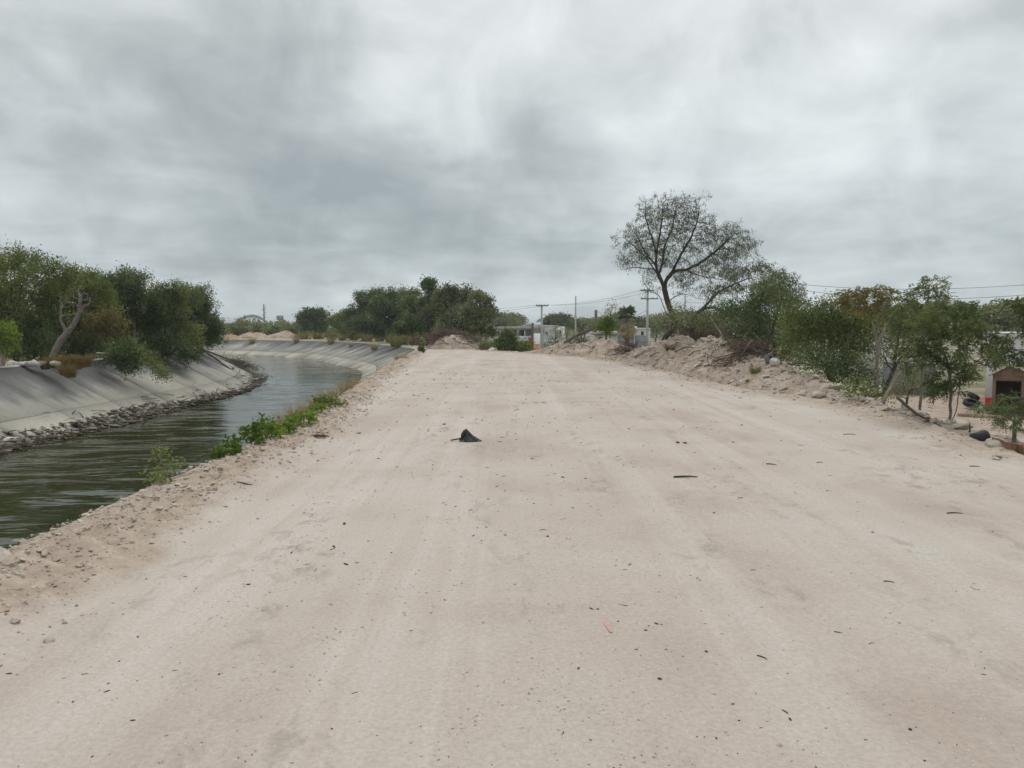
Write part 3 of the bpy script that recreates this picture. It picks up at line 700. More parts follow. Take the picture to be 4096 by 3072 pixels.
S('twiggy_bush', 'grey twiggy bush in front of the low grey wall', 3640, 27, [(3620, 1500, 60, 50), (3690, 1530, 60, 40), (3590, 1560, 60, 30)], cat='bush', leaf='l_grey', natt=260, per=7, L=0.09, W=0.014, rb=0.04, shell=0.3)
S('low_bush', 'low creeping green bush below the bright olive bush', 3330, 19.2, [(3300, 1450, 110, 50), (3400, 1495, 110, 50), (3480, 1535, 70, 40), (3220, 1430, 60, 45)], cat='bush', leaf='l_dark', natt=520, per=14, L=0.07, W=0.014, rb=0.03, shell=0.3)
S('low_bush', 'low weedy bush at the brink beside the bent pale sapling', 3480, 15.8, [(3440, 1570, 90, 35), (3530, 1590, 60, 30)], cat='bush', leaf='l_mid', natt=240, per=14, L=0.06, W=0.012, rb=0.02, shell=0.3)

# feathery trees: leaves are fronds of two rows of leaflets
def frond_leaves(name, P, par, tips, rng, per, FL, seed, pairs=7, tipmax=2):
    i = np.where((par >= 0) & (tips <= tipmax))[0]; i = np.repeat(i, per)
    i = i[rng.random(len(i)) < 0.8]
    t_ = rng.random(len(i))[:, None]; B = P[par[i]] * (1 - t_) + P[i] * t_
    d = unit(P[i] - P[par[i]]); Dn = unit(d * 0.5 + rng.normal(0, 0.6, d.shape) + np.array([0, 0, 0.05]))
    side = unit(np.cross(Dn, unit(rng.normal(0, 0.35, d.shape) + np.array([0, 0, 1.0]))))
    Ls = FL * rng.uniform(0.6, 1.25, len(i)); Bs = []; Ds = []; LL = []
    for k_ in range(pairs):
        f = (k_ + 1) / pairs; q = B + Dn * (Ls * f)[:, None] + np.array([0, 0, -0.35]) * (Ls * f * f)[:, None]
        for sg in (-1, 1):
            Bs.append(q); Ds.append(unit(side * sg + Dn * 0.55 + rng.normal(0, 0.12, d.shape) + np.array([0, 0, -0.25])))
            LL.append(Ls * (0.42 - 0.16 * f))
    B2 = np.concatenate(Bs); D2 = np.concatenate(Ds); L2 = np.concatenate(LL)
    V, Fc = leaf_arrays(B2, D2, L2, L2 * 0.16, rng)
    return mesh_np(name, V, Fc, False, tint_of(V, rng, 1.6, seed))
def feathery(name, label, base, lobes, starts, natt, per, FL, leaf, pods=0, seed=1, rb=0.026, bark='bark_grey', tipmax=2):
    rng = np.random.default_rng(900 + seed); base = np.asarray(base, float)
    lob = [tuple(np.array(l[:3]) - base) + tuple(l[3:]) for l in lobes]
    A = lobe_points(lob, int(natt * 1.25), rng, 14, 0.35, False)
    P, par = colonize([np.asarray(s) - base for s in starts], A, 0.07, 0.095, 60, rng, 0.1, 0.2)
    R, tips = radii(P, par, 0.0022, rb)
    o = thing(name, label, 'tree', base)
    link('trunk', branch_mesh('trunk', P, par, R), M[bark], o)
    link('crown', frond_leaves('crown', P, par, tips, rng, per, FL, seed, tipmax=tipmax), M[leaf], o)
    if pods:
        c = np.where(tips <= 2)[0]; c = c[c > 0]; hub = rng.choice(c, 14); B = P[np.repeat(hub, pods)] + rng.normal(0, 0.05, (14 * pods, 3))
        Dn = unit(rng.normal(0, 0.28, B.shape) + np.array([0, 0, -1.0]))
        V, Fc = leaf_arrays(B, Dn, rng.uniform(0.08, 0.15, len(B)), np.full(len(B), 0.008), rng)
        link('seed_pods', mesh_np('seed_pods', V, Fc, False), M['pod'], o)['kind'] = 'stuff'
    return o
def pts(Y, *l, dy=0.0): return np.array([D(x, y, Y + dy * i) for i, (x, y) in enumerate(l)])
Y1 = 12.6; b1 = pts(Y1, (3800, 1700))[0]
feathery('feathery_tree', 'slender feathery tree with brown pods rooted at the road edge, twin trunks', b1,
         [PL(3690, 1330, 120, 90, Y1, .5), PL(3800, 1350, 130, 110, Y1, .6), PL(3900, 1380, 110, 120, Y1, .5), PL(3760, 1250, 70, 60, Y1, .4), PL(3860, 1260, 70, 60, Y1, .4), PL(3720, 1450, 120, 80, Y1, .5), PL(3840, 1500, 120, 70, Y1, .5), PL(3750, 1560, 100, 60, Y1, .4), PL(3980, 1450, 60, 60, Y1, .4)],
         [pts(Y1, (3795, 1715), (3800, 1620), (3805, 1540), (3790, 1450), (3760, 1380)), pts(Y1, (3815, 1712), (3822, 1650), (3835, 1570), (3850, 1480), (3870, 1400), dy=.08), pts(Y1, (3803, 1580), (3840, 1520), (3900, 1450), (3950, 1410), dy=-.06)],
         900, 4, 0.17, 'l_mid', pods=9, seed=1)
Y2 = 14.5; b2 = slope_base(3690, Y2)
feathery('feathery_tree', 'highest feathery tree, its open sprays stand against the sky', b2,
         [PL(3720, 1130, 60, 30, Y2, .3), PL(3690, 1180, 90, 45, Y2, .4), PL(3650, 1230, 100, 50, Y2, .5), PL(3760, 1200, 50, 60, Y2, .3), PL(3620, 1290, 110, 50, Y2, .5)],
         [np.vstack([b2, pts(Y2, (3690, 1450), (3695, 1330), (3700, 1240), (3715, 1160))]), pts(Y2, (3698, 1300), (3660, 1240), (3630, 1220), dy=.1)], 330, 3, 0.17, 'l_mid', pods=5, seed=2)
Y3 = 17.5; b3 = slope_base(3520, Y3)
feathery('feathery_tree', 'feathery tree with browning leaf sprays above the olive bush', b3,
         [PL(3420, 1185, 60, 35, Y3, .4), PL(3460, 1165, 60, 30, Y3, .4), PL(3540, 1190, 60, 35, Y3, .4), PL(3520, 1240, 90, 40, Y3, .5), PL(3400, 1220, 60, 35, Y3, .4)],
         [np.vstack([b3, pts(Y3, (3510, 1450), (3500, 1330), (3480, 1250))]), pts(Y3, (3495, 1310), (3540, 1240), (3550, 1200), dy=.1)], 360, 3, 0.20, 'l_brown', pods=6, seed=3)
Y4 = 10.8; b4 = np.array([D(4200, 1500, Y4)[0], Y4, emb_z(1.0, Y4)])
feathery('feathery_tree', 'dark feathery tree cut by the right edge of the picture', b4,
         [PL(4080, 1230, 60, 60, Y4, .4), PL(4100, 1340, 90, 70, Y4, .5), PL(4050, 1400, 80, 60, Y4, .4), PL(4180, 1300, 120, 120, Y4, .6), PL(4120, 1470, 80, 50, Y4, .4)],
         [np.vstack([b4, pts(Y4, (4190, 1550), (4160, 1430), (4120, 1330), (4090, 1260))]), pts(Y4, (4170, 1450), (4090, 1410), (4040, 1390), dy=.05)], 520, 4, 0.16, 'l_mid', pods=5, seed=4)
Y5 = 10.2; b5 = np.array([D(4060, 1700, Y5)[0], Y5, -0.45])
feathery('feathery_bush', 'small feathery bush growing below the road edge near the rusty sheet', b5,
         [PL(3990, 1640, 90, 40, Y5, .4), PL(4070, 1620, 70, 60, Y5, .4), PL(4040, 1700, 90, 40, Y5, .4), PL(4140, 1660, 80, 70, Y5, .4)],
         [np.vstack([b5, pts(Y5, (4060, 1690), (4050, 1640))]), pts(Y5, (4058, 1680), (4000, 1650), dy=.05), pts(Y5, (4058, 1680), (4120, 1650), dy=.05)], 420, 4, 0.12, 'l_dark', seed=5)['category'] = 'bush'
# bent bare sapling
Ys_ = 15.0; sb = pts(Ys_, (3525, 1612))[0]
tree('bare_sapling', 'bent pale bare sapling leaning right at the brink of the road', 'tree', sb, [PL(3640, 1380, 60, 70, Ys_, .3), PL(3590, 1460, 40, 60, Ys_, .3)], bark='dead', natt=60, dens=1, per=0, rb=0.028, r0=0.004, step=0.09,
     starts=[pts(Ys_, (3525, 1618), (3550, 1570), (3578, 1530), (3610, 1470), (3650, 1400), (3680, 1350)), pts(Ys_, (3610, 1470), (3660, 1420), (3700, 1380), dy=.05)])
tree('bare_sapling', 'thin bare tree standing among bushes left of the grey block wall', 'tree', slope_base(3515, 19), [PL(3540, 1280, 50, 60, 19, .3)], bark='dead', natt=60, dens=1, per=0, rb=0.035, r0=0.004, step=0.1,
     starts=[np.vstack([slope_base(3515, 19), pts(19, (3512, 1430), (3515, 1370), (3540, 1310))])])

# ---- left bank trees
def LB(name, label, px, Y, lobes, **k):
    b_ = np.array([D(px, 1400, Y)[0], Y, 0.15]); st = k.pop('st', None)
    return tree(name, label, k.pop('cat', 'tree'), b_, [PL(l[0], l[1], l[2], l[3], l[4] if len(l) > 4 else Y) for l in lobes], starts=st, **k)
kw = dict(per=22, L=0.10, W=0.020, rb=0.12, shell=0.5)
LB('mesquite_tree', 'big yellow-green tree at the left edge, tallest on the far bank', 60, 33, [(60, 1130, 190, 130), (-90, 1130, 170, 150), (200, 1160, 130, 120), (20, 1260, 180, 100), (150, 1290, 130, 90), (110, 1060, 130, 75), (-60, 1330, 130, 80)], leaf='l_yellow', natt=1300, **kw)
LB('mesquite_tree', 'olive tree with a sparse top behind the leaning dead tree', 330, 35.5, [(310, 1160, 90, 90), (260, 1220, 100, 90), (380, 1190, 90, 90), (320, 1300, 110, 80)], leaf='l_yellow', natt=650, **kw)
LB('mesquite_tree', 'dark green tree with contorted branch tips above the far bank', 470, 37.5, [(440, 1150, 90, 70), (520, 1140, 80, 60), (480, 1220, 110, 80), (420, 1280, 100, 80)], leaf='l_dark', natt=650, **kw)
LB('leafy_tree', 'broad mid-green tree hanging over the far bank slope', 650, 39, [(640, 1230, 110, 90), (720, 1250, 90, 100), (590, 1290, 100, 90), (680, 1350, 110, 80), (740, 1360, 70, 70), (700, 1180, 80, 50)], leaf='l_mid', natt=900, **kw)
LB('leafy_tree', 'dense dark green tree, last one before the canal bend', 800, 44, [(790, 1200, 65, 60), (820, 1280, 60, 75), (780, 1330, 80, 70), (850, 1330, 40, 50), (760, 1250, 60, 70)], leaf='l_dark', natt=750, **kw)
LB('brown_bush', 'browning bush crown in front of the dark trees of the far bank', 430, 33.5, [(430, 1290, 60, 45), (380, 1310, 50, 35), (450, 1330, 50, 35)], cat='bush', leaf='l_brown', natt=260, per=22, L=0.09, W=0.018, rb=0.05)
LB('green_bush', 'bright leafy bush spilling over the coping of the far bank', 480, 32, [(490, 1400, 60, 40), (540, 1425, 50, 32), (470, 1450, 60, 35), (520, 1475, 40, 22)], cat='bush', leaf='l_mid', natt=300, per=20, L=0.09, W=0.018, rb=0.05)
LB('dark_bush', 'dark bush at the foot of the big left tree', 130, 32.5, [(110, 1370, 80, 55), (190, 1380, 60, 50), (60, 1400, 70, 40), (170, 1420, 60, 30)], cat='bush', leaf='l_dark', natt=420, per=20, L=0.09, W=0.018, rb=0.05)
LB('dark_bush', 'dark shaded bush behind the foot of the leaning dead tree', 330, 35, [(330, 1370, 70, 50), (400, 1390, 70, 50), (280, 1400, 50, 40)], cat='bush', leaf='l_dark', natt=380, per=20, L=0.09, W=0.018, rb=0.05)
LB('green_bush', 'mid-green bush under the broad tree at the coping', 640, 38, [(620, 1400, 60, 40), (700, 1410, 60, 40), (750, 1420, 50, 35)], cat='bush', leaf='l_dark', natt=340, per=20, L=0.09, W=0.018, rb=0.05)
for px, Y, lob, lab, lf in [(-40, 39, [(-60, 1330, 150, 110), (60, 1350, 120, 90), (-20, 1230, 140, 90)], 'shaded thicket behind the big yellow-green tree', 'l_dark'), (210, 39, [(180, 1320, 120, 110), (290, 1330, 110, 100), (230, 1230, 110, 80)], 'shaded thicket behind the leaning dead tree', 'l_dark'),
                              (430, 41, [(400, 1330, 110, 90), (500, 1340, 100, 90), (450, 1250, 110, 80)], 'shaded thicket behind the browning bush', 'l_dark'), (600, 43, [(580, 1350, 90, 80), (660, 1340, 90, 90), (620, 1270, 90, 70)], 'shaded thicket behind the broad mid-green tree', 'l_mid'), (780, 48, [(740, 1330, 80, 75), (820, 1350, 60, 60), (850, 1320, 40, 50)], 'shaded thicket behind the last tree before the bend', 'l_dark')]:
    LB('thicket', lab, px, Y, lob, cat='bush', leaf=lf, natt=420, per=18, L=0.14, W=0.034, rb=0.07, shell=0.3)
i_ = int(np.argmin(abs(INN[:, 1] - 33.5))); hb = D(640, 1485, 33.0)
tree('hanging_bush', 'olive bush hanging down the concrete slope of the far bank', 'bush', D(640, 1480, 32.6), [PL(620, 1465, 30, 22, 32.5), PL(645, 1495, 40, 22, 32.2), PL(600, 1440, 26, 18, 33)], leaf='l_yellow', natt=200, per=18, L=0.08, W=0.016, rb=0.03)
yb = D(5, 1462, 27.5)
tree('young_tree', 'young bright green tree with a pale trunk on the coping at the left edge', 'tree', yb, [PL(-10, 1330, 60, 28, 27.5), PL(30, 1345, 34, 22, 27.5), PL(25, 1385, 34, 18, 27.5), PL(-40, 1370, 40, 26, 27.5)], leaf='l_bright', bark='dead', natt=240, per=18, L=0.10, W=0.022, rb=0.075,
     starts=[pts(27.5, (8, 1470), (12, 1430), (8, 1405), (-5, 1370)), pts(27.5, (10, 1408), (25, 1385), (30, 1360))])
YD = 30.5
tree('dead_tree', 'leaning bare grey dead tree with broken limbs on the far bank', 'tree', D(217, 1425, YD), [PL(310, 1200, 60, 60, YD, .8), PL(245, 1240, 30, 50, YD, .5), PL(340, 1260, 30, 30, YD, .4)], bark='bark_grey', natt=260, dens=1, per=0, rb=0.125, r0=0.009, step=0.13, gnarl=0.5,
     starts=[pts(YD, (210, 1430), (222, 1400), (241, 1364), (265, 1335), (289, 1306), (304, 1280), (318, 1248), (320, 1200)), pts(YD, (300, 1288), (325, 1250), (337, 1224), (357, 1216)), pts(YD, (258, 1345), (256, 1308), (243, 1284), (243, 1230), dy=-.05), pts(YD, (256, 1312), (235, 1308), (228, 1300)), pts(YD, (258, 1325), (266, 1312), (270, 1304))])
tree('dead_tree', 'fine bare twigs standing out above the dark green far-bank tree', 'tree', np.array([D(540, 1400, 38)[0], 38, 0.15]), [PL(560, 1120, 30, 45, 38, .5), PL(530, 1105, 30, 30, 38, .4), PL(585, 1150, 20, 30, 38, .4)], bark='dead', natt=170, dens=1, per=0, rb=0.09, r0=0.006, step=0.12,
     starts=[np.vstack([[D(540, 1400, 38)[0], 38, 0.15], pts(38, (535, 1280), (545, 1190), (555, 1150))])])

# ---- trees round the outer bend and in front of the town
def BG(name, label, px, Y, z, lobes, **k):
    return tree(name, label, k.pop('cat', 'tree'), np.array([D(px, 1300, Y)[0], Y, z]), [PL(l[0], l[1], l[2], l[3], Y + (l[4] if len(l) > 4 else 0)) for l in lobes], **k)
kb = dict(per=20, L=0.17, W=0.045, rb=0.12, r0=0.010, spread=0.24)
BG('leafy_tree', 'dark tree at the left end of the clump past the bend', 1460, 92, -0.3, [(1450, 1215, 50, 45), (1490, 1250, 60, 60), (1430, 1280, 50, 45), (1500, 1190, 45, 35)], leaf='l_dark', natt=430, **kb)
BG('leafy_tree', 'rounded green tree in the middle of the clump past the bend', 1590, 82, -0.3, [(1560, 1210, 55, 45), (1620, 1215, 50, 50), (1590, 1280, 70, 55), (1640, 1190, 35, 30)], leaf='l_mid', natt=430, **kb)
BG('tall_tree', 'thin tree whose tufted top sticks out above the clump', 1720, 72, -0.5, [(1715, 1145, 28, 33), (1722, 1190, 22, 30), (1700, 1230, 30, 30)], leaf='l_dark', natt=260, per=14, L=0.16, W=0.045, rb=0.08, r0=0.01, spread=0.2)
BG('leafy_tree', 'grey-green tree right of the tufted thin tree', 1810, 70, -0.8, [(1790, 1200, 55, 50), (1840, 1190, 45, 45), (1800, 1260, 70, 50), (1740, 1270, 50, 40)], leaf='l_grey', natt=480, **kb)
BG('leafy_tree', 'open-crowned tree with sky gaps at the right of the clump', 1920, 66, -1.6, [(1920, 1205, 45, 40), (1890, 1260, 55, 45), (1960, 1250, 35, 30), (1930, 1310, 55, 40)], leaf='l_grey', natt=380, per=12, L=0.16, W=0.045, rb=0.10, r0=0.01, spread=0.16)
for px, Y, lob, lab, lf in [(1440, 88, [(1430, 1310, 60, 40), (1500, 1310, 60, 45)], 'low dark undergrowth at the left foot of the clump', 'l_dark'), (1560, 80, [(1550, 1320, 60, 40), (1600, 1250, 60, 60), (1520, 1240, 50, 55)], 'dense undergrowth filling the middle of the clump', 'l_dark'),
                              (1720, 76, [(1700, 1260, 70, 60), (1760, 1280, 60, 60), (1660, 1230, 50, 50)], 'dense undergrowth below the tufted thin tree', 'l_mid'), (1860, 68, [(1840, 1290, 70, 55), (1910, 1310, 55, 50), (1790, 1310, 50, 45)], 'grey undergrowth behind the brush pile', 'l_grey')]:
    BG('undergrowth', lab, px, Y, -0.9, lob, cat='bush', leaf=lf, natt=420, per=18, L=0.17, W=0.045, rb=0.06, r0=0.01, spread=0.24)
BG('leafy_bush', 'bright green bush in front of the clump past the bend', 1655, 70, -0.2, [(1650, 1300, 40, 32), (1610, 1320, 35, 28), (1690, 1310, 35, 30)], cat='bush', leaf='l_mid', natt=240, per=20, L=0.15, W=0.045, rb=0.05, r0=0.01)
BG('leafy_tree', 'solitary rounded tree on the horizon left of the clump', 1255, 112, -0.3, [(1260, 1270, 50, 32), (1230, 1275, 35, 28), (1290, 1290, 35, 28), (1265, 1310, 50, 28)], leaf='l_dark', natt=330, per=20, L=0.22, W=0.06, rb=0.13, r0=0.012, spread=0.28)
BG('leafy_tree', 'small tree closing the gap between the solitary tree and the clump', 1370, 100, -0.3, [(1360, 1290, 40, 28), (1400, 1275, 35, 30), (1385, 1320, 45, 25)], leaf='l_mid', natt=260, per=18, L=0.2, W=0.055, rb=0.1, r0=0.012, spread=0.26)
sc1 = BG('scrub_bush', 'grey-green scrub bush at the left end of the far verge', 920, 122, -0.3, [(900, 1325, 60, 25), (960, 1330, 50, 22), (870, 1330, 40, 22)], cat='bush', leaf='l_grey', natt=330, per=18, L=0.22, W=0.06, rb=0.06, r0=0.012, spread=0.28, group='scrub along the far verge')
sc2 = BG('scrub_bush', 'dusty green scrub bush below the far arch bridge', 1060, 126, -0.3, [(1040, 1322, 50, 24), (1090, 1328, 50, 22), (1130, 1322, 40, 25)], cat='bush', leaf='l_grey', natt=330, per=18, L=0.22, W=0.06, rb=0.06, r0=0.012, spread=0.28, group='scrub along the far verge')
for j, (px, Y, sc_, src) in enumerate([(1150, 121, 1.0, sc1), (800, 112, 1.15, sc2), (1180, 132, 1.1, sc2), (1000, 134, 1.05, sc1), (1320, 118, 0.9, sc1), (880, 132, 1.2, sc2), (1440, 112, 1.2, sc1), (1540, 108, 1.3, sc2), (1640, 100, 1.3, sc1)]):
    copy_thing(src, (D(px, 1300, Y)[0], Y, -0.4 if px < 1300 else -0.9), j * 1.3, sc_, 'dusty scrub bush in the hedge-like row behind the far verge', 'hedge row of far scrub')
BG('green_bush', 'dense green bush in front of the white house balcony', 2030, 50, -1.9, [(2030, 1345, 36, 24), (2015, 1375, 36, 24), (2045, 1390, 36, 24), (1990, 1395, 30, 20)], cat='bush', leaf='l_mid', natt=300, per=22, L=0.10, W=0.028, rb=0.04, r0=0.008)
BG('olive_bush', 'olive bush between the green bush and the ochre wall', 2095, 50.5, -1.9, [(2090, 1385, 26, 20), (2105, 1400, 24, 14), (2075, 1400, 26, 14)], cat='bush', leaf='l_yellow', natt=180, per=18, L=0.09, W=0.025, rb=0.03, r0=0.008)
BG('grey_bush', 'dull grey bush beside the pale mound left of the white house', 1955, 51, -1.5, [(1955, 1385, 34, 20), (1930, 1392, 26, 14), (1975, 1392, 24, 14)], cat='bush', leaf='l_grey', natt=200, per=14, L=0.09, W=0.022, rb=0.03, r0=0.008)
BG('bright_shrub', 'fresh light-green shrub standing behind the low end of the heap', 2425, 47, -1.6, [(2425, 1285, 26, 18), (2410, 1310, 24, 18), (2440, 1312, 24, 18)], leaf='l_bright', cat='bush', natt=200, per=20, L=0.11, W=0.02, rb=0.06, r0=0.008)
BG('sparse_sapling', 'sparse sapling with hanging leaves left of the palm', 2440, 49, -1.6, [(2455, 1225, 18, 18), (2435, 1250, 24, 14)], leaf='l_grey', natt=70, per=7, L=0.10, W=0.02, rb=0.03, r0=0.006, step=0.13)
BG('sparse_tree', 'leaf-poor grey tree in front of the pale flat house', 2230, 62, -2.6, [(2215, 1330, 34, 26), (2240, 1350, 30, 26), (2200, 1360, 26, 22)], leaf='l_grey', natt=200, per=5, L=0.11, W=0.03, rb=0.05, r0=0.008, step=0.16)
BG('green_tree', 'green tree rising behind the flat house by the pole', 2240, 165, -4, [(2235, 1282, 40, 20), (2270, 1290, 40, 16), (2205, 1290, 30, 16)], leaf='l_mid', natt=260, per=18, L=0.32, W=0.09, rb=0.12, r0=0.02, spread=0.4)
TOWN = ['behind the bright shrub left of the palm', 'behind the fan palm', 'close right of the fan palm', 'behind the two-armed utility pole', 'left of the tall tree trunk', 'behind the trunk of the tall tree', 'right of the trunk of the tall tree', 'behind the twiggy thicket', 'behind the arching tree', 'behind the olive bush', 'above the olive bush on its right', 'behind the browning feathery tree', 'behind the highest feathery tree', 'over the painted house roof', 'behind the porch gable', 'at the far right edge', 'behind the green bush by the house', 'left of the white house', 'farther left of the white house']
t1 = BG('town_tree', 'low green town tree between the thin mast and the stub post', 2330, 170, -4, [(2330, 1298, 50, 18), (2380, 1300, 40, 16)], leaf='l_grey', natt=260, per=18, L=0.32, W=0.09, rb=0.12, r0=0.02, spread=0.4, group='trees among the town roofs')
for j, (px, Y, sc_) in enumerate([(2420, 150, 1.0), (2480, 180, 1.2), (2560, 140, 1.0), (2620, 160, 1.1), (2690, 150, 1.1), (2740, 120, 1.0), (2800, 130, 1.1), (2900, 120, 1.0), (3000, 110, 1.0), (3350, 70, 0.8), (3500, 75, 0.8), (3600, 85, 0.9), (3700, 80, 0.9), (3850, 90, 1.0), (4000, 85, 1.0), (4080, 100, 1.1), (2060, 190, 1.2), (2000, 180, 1.2), (1940, 200, 1.2)]):
    copy_thing(t1, (D(px, 1300, Y)[0], Y, float(base_z(0, Y)) - 0.2), j * 1.7, sc_, 'low green town tree ' + TOWN[j], 'trees among the town roofs')
# far wood to the horizon
rng = np.random.default_rng(77); n = 26000
azm = rng.uniform(math.radians(-48), math.radians(48), n); rr_ = rng.uniform(230, 620, n)
px_ = np.sin(azm) * rr_; py_ = np.cos(azm) * rr_; th = 5.5 + 2.2 * fbm(azm * 60, rr_ * 0.02, 3, 9) * 2
zz = -4 + th * rng.random(n) ** 0.6
Vw, Fw = leaf_arrays(np.stack([px_, py_, zz], 1), unit(rng.normal(0, 1, (n, 3))), rng.uniform(1.0, 2.2, n), rng.uniform(0.5, 1.0, n), rng)
stuff(link('far_wood', mesh_np('far_wood', Vw, Fw, False, tint_of(Vw, rng, 0.05, 3)), M['l_grey']), 'distant belt of low trees along the horizon', 'woodland')

# ------------------------------------------------------------------ stones, clods and rubble
def hull_mesh(name, seed, flat=1.0, npt=13):
    r = np.random.default_rng(seed); bm = bmesh.new()
    q = unit(r.normal(0, 1, (npt, 3))) * r.uniform(0.75, 1.05, (npt, 1)); q[:, 2] *= flat
    for v in q: bm.verts.new(v)
    res = bmesh.ops.convex_hull(bm, input=bm.verts)
    bmesh.ops.delete(bm, geom=[g for g in res['geom_interior'] if isinstance(g, bmesh.types.BMVert)], context='VERTS')
    bmesh.ops.triangulate(bm, faces=bm.faces); me = bpy.data.meshes.new(name); bm.to_mesh(me); bm.free(); return me
HULL = [hull_mesh('stone', 40 + i, 0.55 + 0.07 * (i % 4), 12 + i % 4) for i in range(8)]
for h in HULL: h.materials.append(M['stone'])
HV = []
for h in HULL:
    v = np.zeros(len(h.vertices) * 3, np.float32); h.vertices.foreach_get('co', v)
    HV.append((v.reshape(-1, 3), np.array([tuple(p.vertices) for p in h.polygons])))
def rotm(r, n):
    a = r.uniform(0, 2 * math.pi, n); c, s = np.cos(a), np.sin(a); b_ = r.normal(0, 0.35, n); cb, sb_ = np.cos(b_), np.sin(b_); z = np.zeros(n); o = np.ones(n)
    Rz = np.stack([np.stack([c, -s, z], 1), np.stack([s, c, z], 1), np.stack([z, z, o], 1)], 1)
    Rx = np.stack([np.stack([o, z, z], 1), np.stack([z, cb, -sb_], 1), np.stack([z, sb_, cb], 1)], 1)
    return Rz @ Rx
def scatter_mesh(name, C, S_, seed, shapes=HV, aniso=0.35):
    r = np.random.default_rng(seed); VV = []; FF = []; n0 = 0; pick = r.integers(0, len(shapes), len(C)); Rm = rotm(r, len(C)); sc_ = S_[:, None] * r.uniform(1 - aniso, 1 + aniso, (len(C), 3))
    TT = []
    tv = r.random(len(C))
    for k_, (v, f) in enumerate(shapes):
        i = np.where(pick == k_)[0]
        if len(i) == 0: continue
        W_ = np.einsum('nij,nvj->nvi', Rm[i], v[None] * sc_[i][:, None]) + C[i][:, None]
        VV.append(W_.reshape(-1, 3)); FF.append((f[None] + np.arange(len(i))[:, None, None] * len(v) + n0).reshape(-1, f.shape[1])); n0 += len(i) * len(v)
        TT.append(np.repeat(tv[i], len(v)))
    return mesh_np(name, np.concatenate(VV), np.concatenate(FF), False, np.concatenate(TT))
def single_stones(C, S_, parent, seed, aniso=0.35, name='stone'):
    r = np.random.default_rng(seed)
    for c, s in zip(C, S_):
        o = link(name, HULL[r.integers(0, 8)], None, parent, c, (r.normal(0, 0.3), r.normal(0, 0.3), r.uniform(0, 6.28)))
        o.scale = [float(s * v) for v in r.uniform(1 - aniso, 1 + aniso, 3)]
r = np.random.default_rng(21)
# on the heap and along the town-side edge
n = 7600; Yr = r.uniform(7, 44, n); Yr = np.where(r.random(n) < 0.5, r.uniform(13, 34, n), Yr); oo, hh_ = crest(Yr)
dr_ = r.random(n) ** 0.8 * (oo + 0.5); keep = r.random(n) < np.clip(0.25 + hh_, 0, 1); Yr, dr_, hh_ = Yr[keep], dr_[keep], hh_[keep]
Sz = 0.024 * r.pareto(2.4, len(Yr)) + 0.018; Sz = np.clip(Sz, 0.015, 0.14)
Cc = np.array([(redge(y) + d, y, emb_z(d, y) + s * 0.15) for y, d, s in zip(Yr, dr_, Sz)])
o_ = np.argsort(-Sz / Yr); big, rest = o_[:260], o_[260:]
single_stones(Cc[big], Sz[big], emb, 1)
st = link('rubble', scatter_mesh('rubble', Cc[rest], Sz[rest], 2), M['stone'], emb); st['kind'] = 'stuff'
# along the foot of the heap and the canal-side ridge, on the road itself
n = 11000; Yr = np.where(r.random(n) < 0.65, 3.2 + 14 * r.random(n) ** 1.4, r.uniform(3, 46, n)); dl = np.abs(r.normal(0.45, 0.28, n)); X_ = ledge(Yr) + dl - 0.08
Sz = np.clip(0.007 * r.pareto(2.2, n) + 0.006, 0.005, 0.036) * np.clip(0.7 + Yr / 30, 0.7, 1.6)
k2 = 900; Yf = r.uniform(9, 42, k2); Xf = redge(Yf) - np.abs(r.normal(0, 0.35, k2)); Sf = np.clip(0.012 * r.pareto(2.5, k2) + 0.01, 0.01, 0.06)
k3 = 1500; Y3_ = 2.6 + 26 * r.random(k3) ** 1.5; X3_ = r.uniform(-3.2, 6.3, k3); S3_ = np.clip(0.0022 * r.pareto(2.2, k3) + 0.0028, 0.003, 0.016) * (0.6 + Y3_ / 12)
cx_, cy_, cs_ = [], [], []                      # scuffed places where the crust broke into crumbs
spots = [(2210, 2120), (2240, 2150), (2190, 2260), (2215, 2320), (2180, 2420), (2185, 2490), (2185, 2700), (2195, 2800), (2190, 2935), (1910, 2850), (1815, 2970), (1110, 2640), (1240, 2700), (900, 2700), (1060, 2740), (700, 2690), (560, 2960), (640, 2790), (1610, 2385), (1745, 2350),
         (1230, 2260), (1180, 2200), (1250, 2040), (1380, 2020), (1270, 1960), (2120, 1720), (2110, 1690), (2100, 1650), (3650, 1880), (3730, 1900), (3830, 1930), (1800, 2080), (1740, 2300), (1590, 2340), (980, 2400), (860, 2430), (1330, 2560), (760, 2380), (2330, 2800), (2440, 2940)] + [tuple(v) for v in np.stack([r.uniform(300, 3900, 30), r.uniform(1560, 3000, 30)], 1)]
for sx_, sy_ in spots:
    q = G(sx_, sy_); m_ = int(r.integers(14, 60)); k_ = .05 + .018 * q[1]
    cx_.append(q[0] + r.normal(0, k_, m_)); cy_.append(q[1] + r.normal(0, k_ * 1.3, m_)); cs_.append(np.clip(.0016 * r.pareto(2, m_) + .0018, .0015, .008) * (.6 + q[1] / 9))
cx_, cy_, cs_ = map(np.concatenate, (cx_, cy_, cs_))
Yr = np.concatenate([Yr, Yf, Y3_, cy_]); X_ = np.concatenate([X_, Xf, X3_, cx_]); Sz = np.concatenate([Sz, Sf, S3_, cs_])
Cc = np.stack([X_, Yr, road_h(X_, Yr) + Sz * 0.12], 1)
o_ = np.argsort(-Sz / Yr); big, rest = o_[:260], o_[260:]
single_stones(Cc[big], Sz[big], road, 3)
st = link('pebbles', scatter_mesh('pebbles', Cc[rest], Sz[rest], 4), M['stone'], road); st['kind'] = 'stuff'
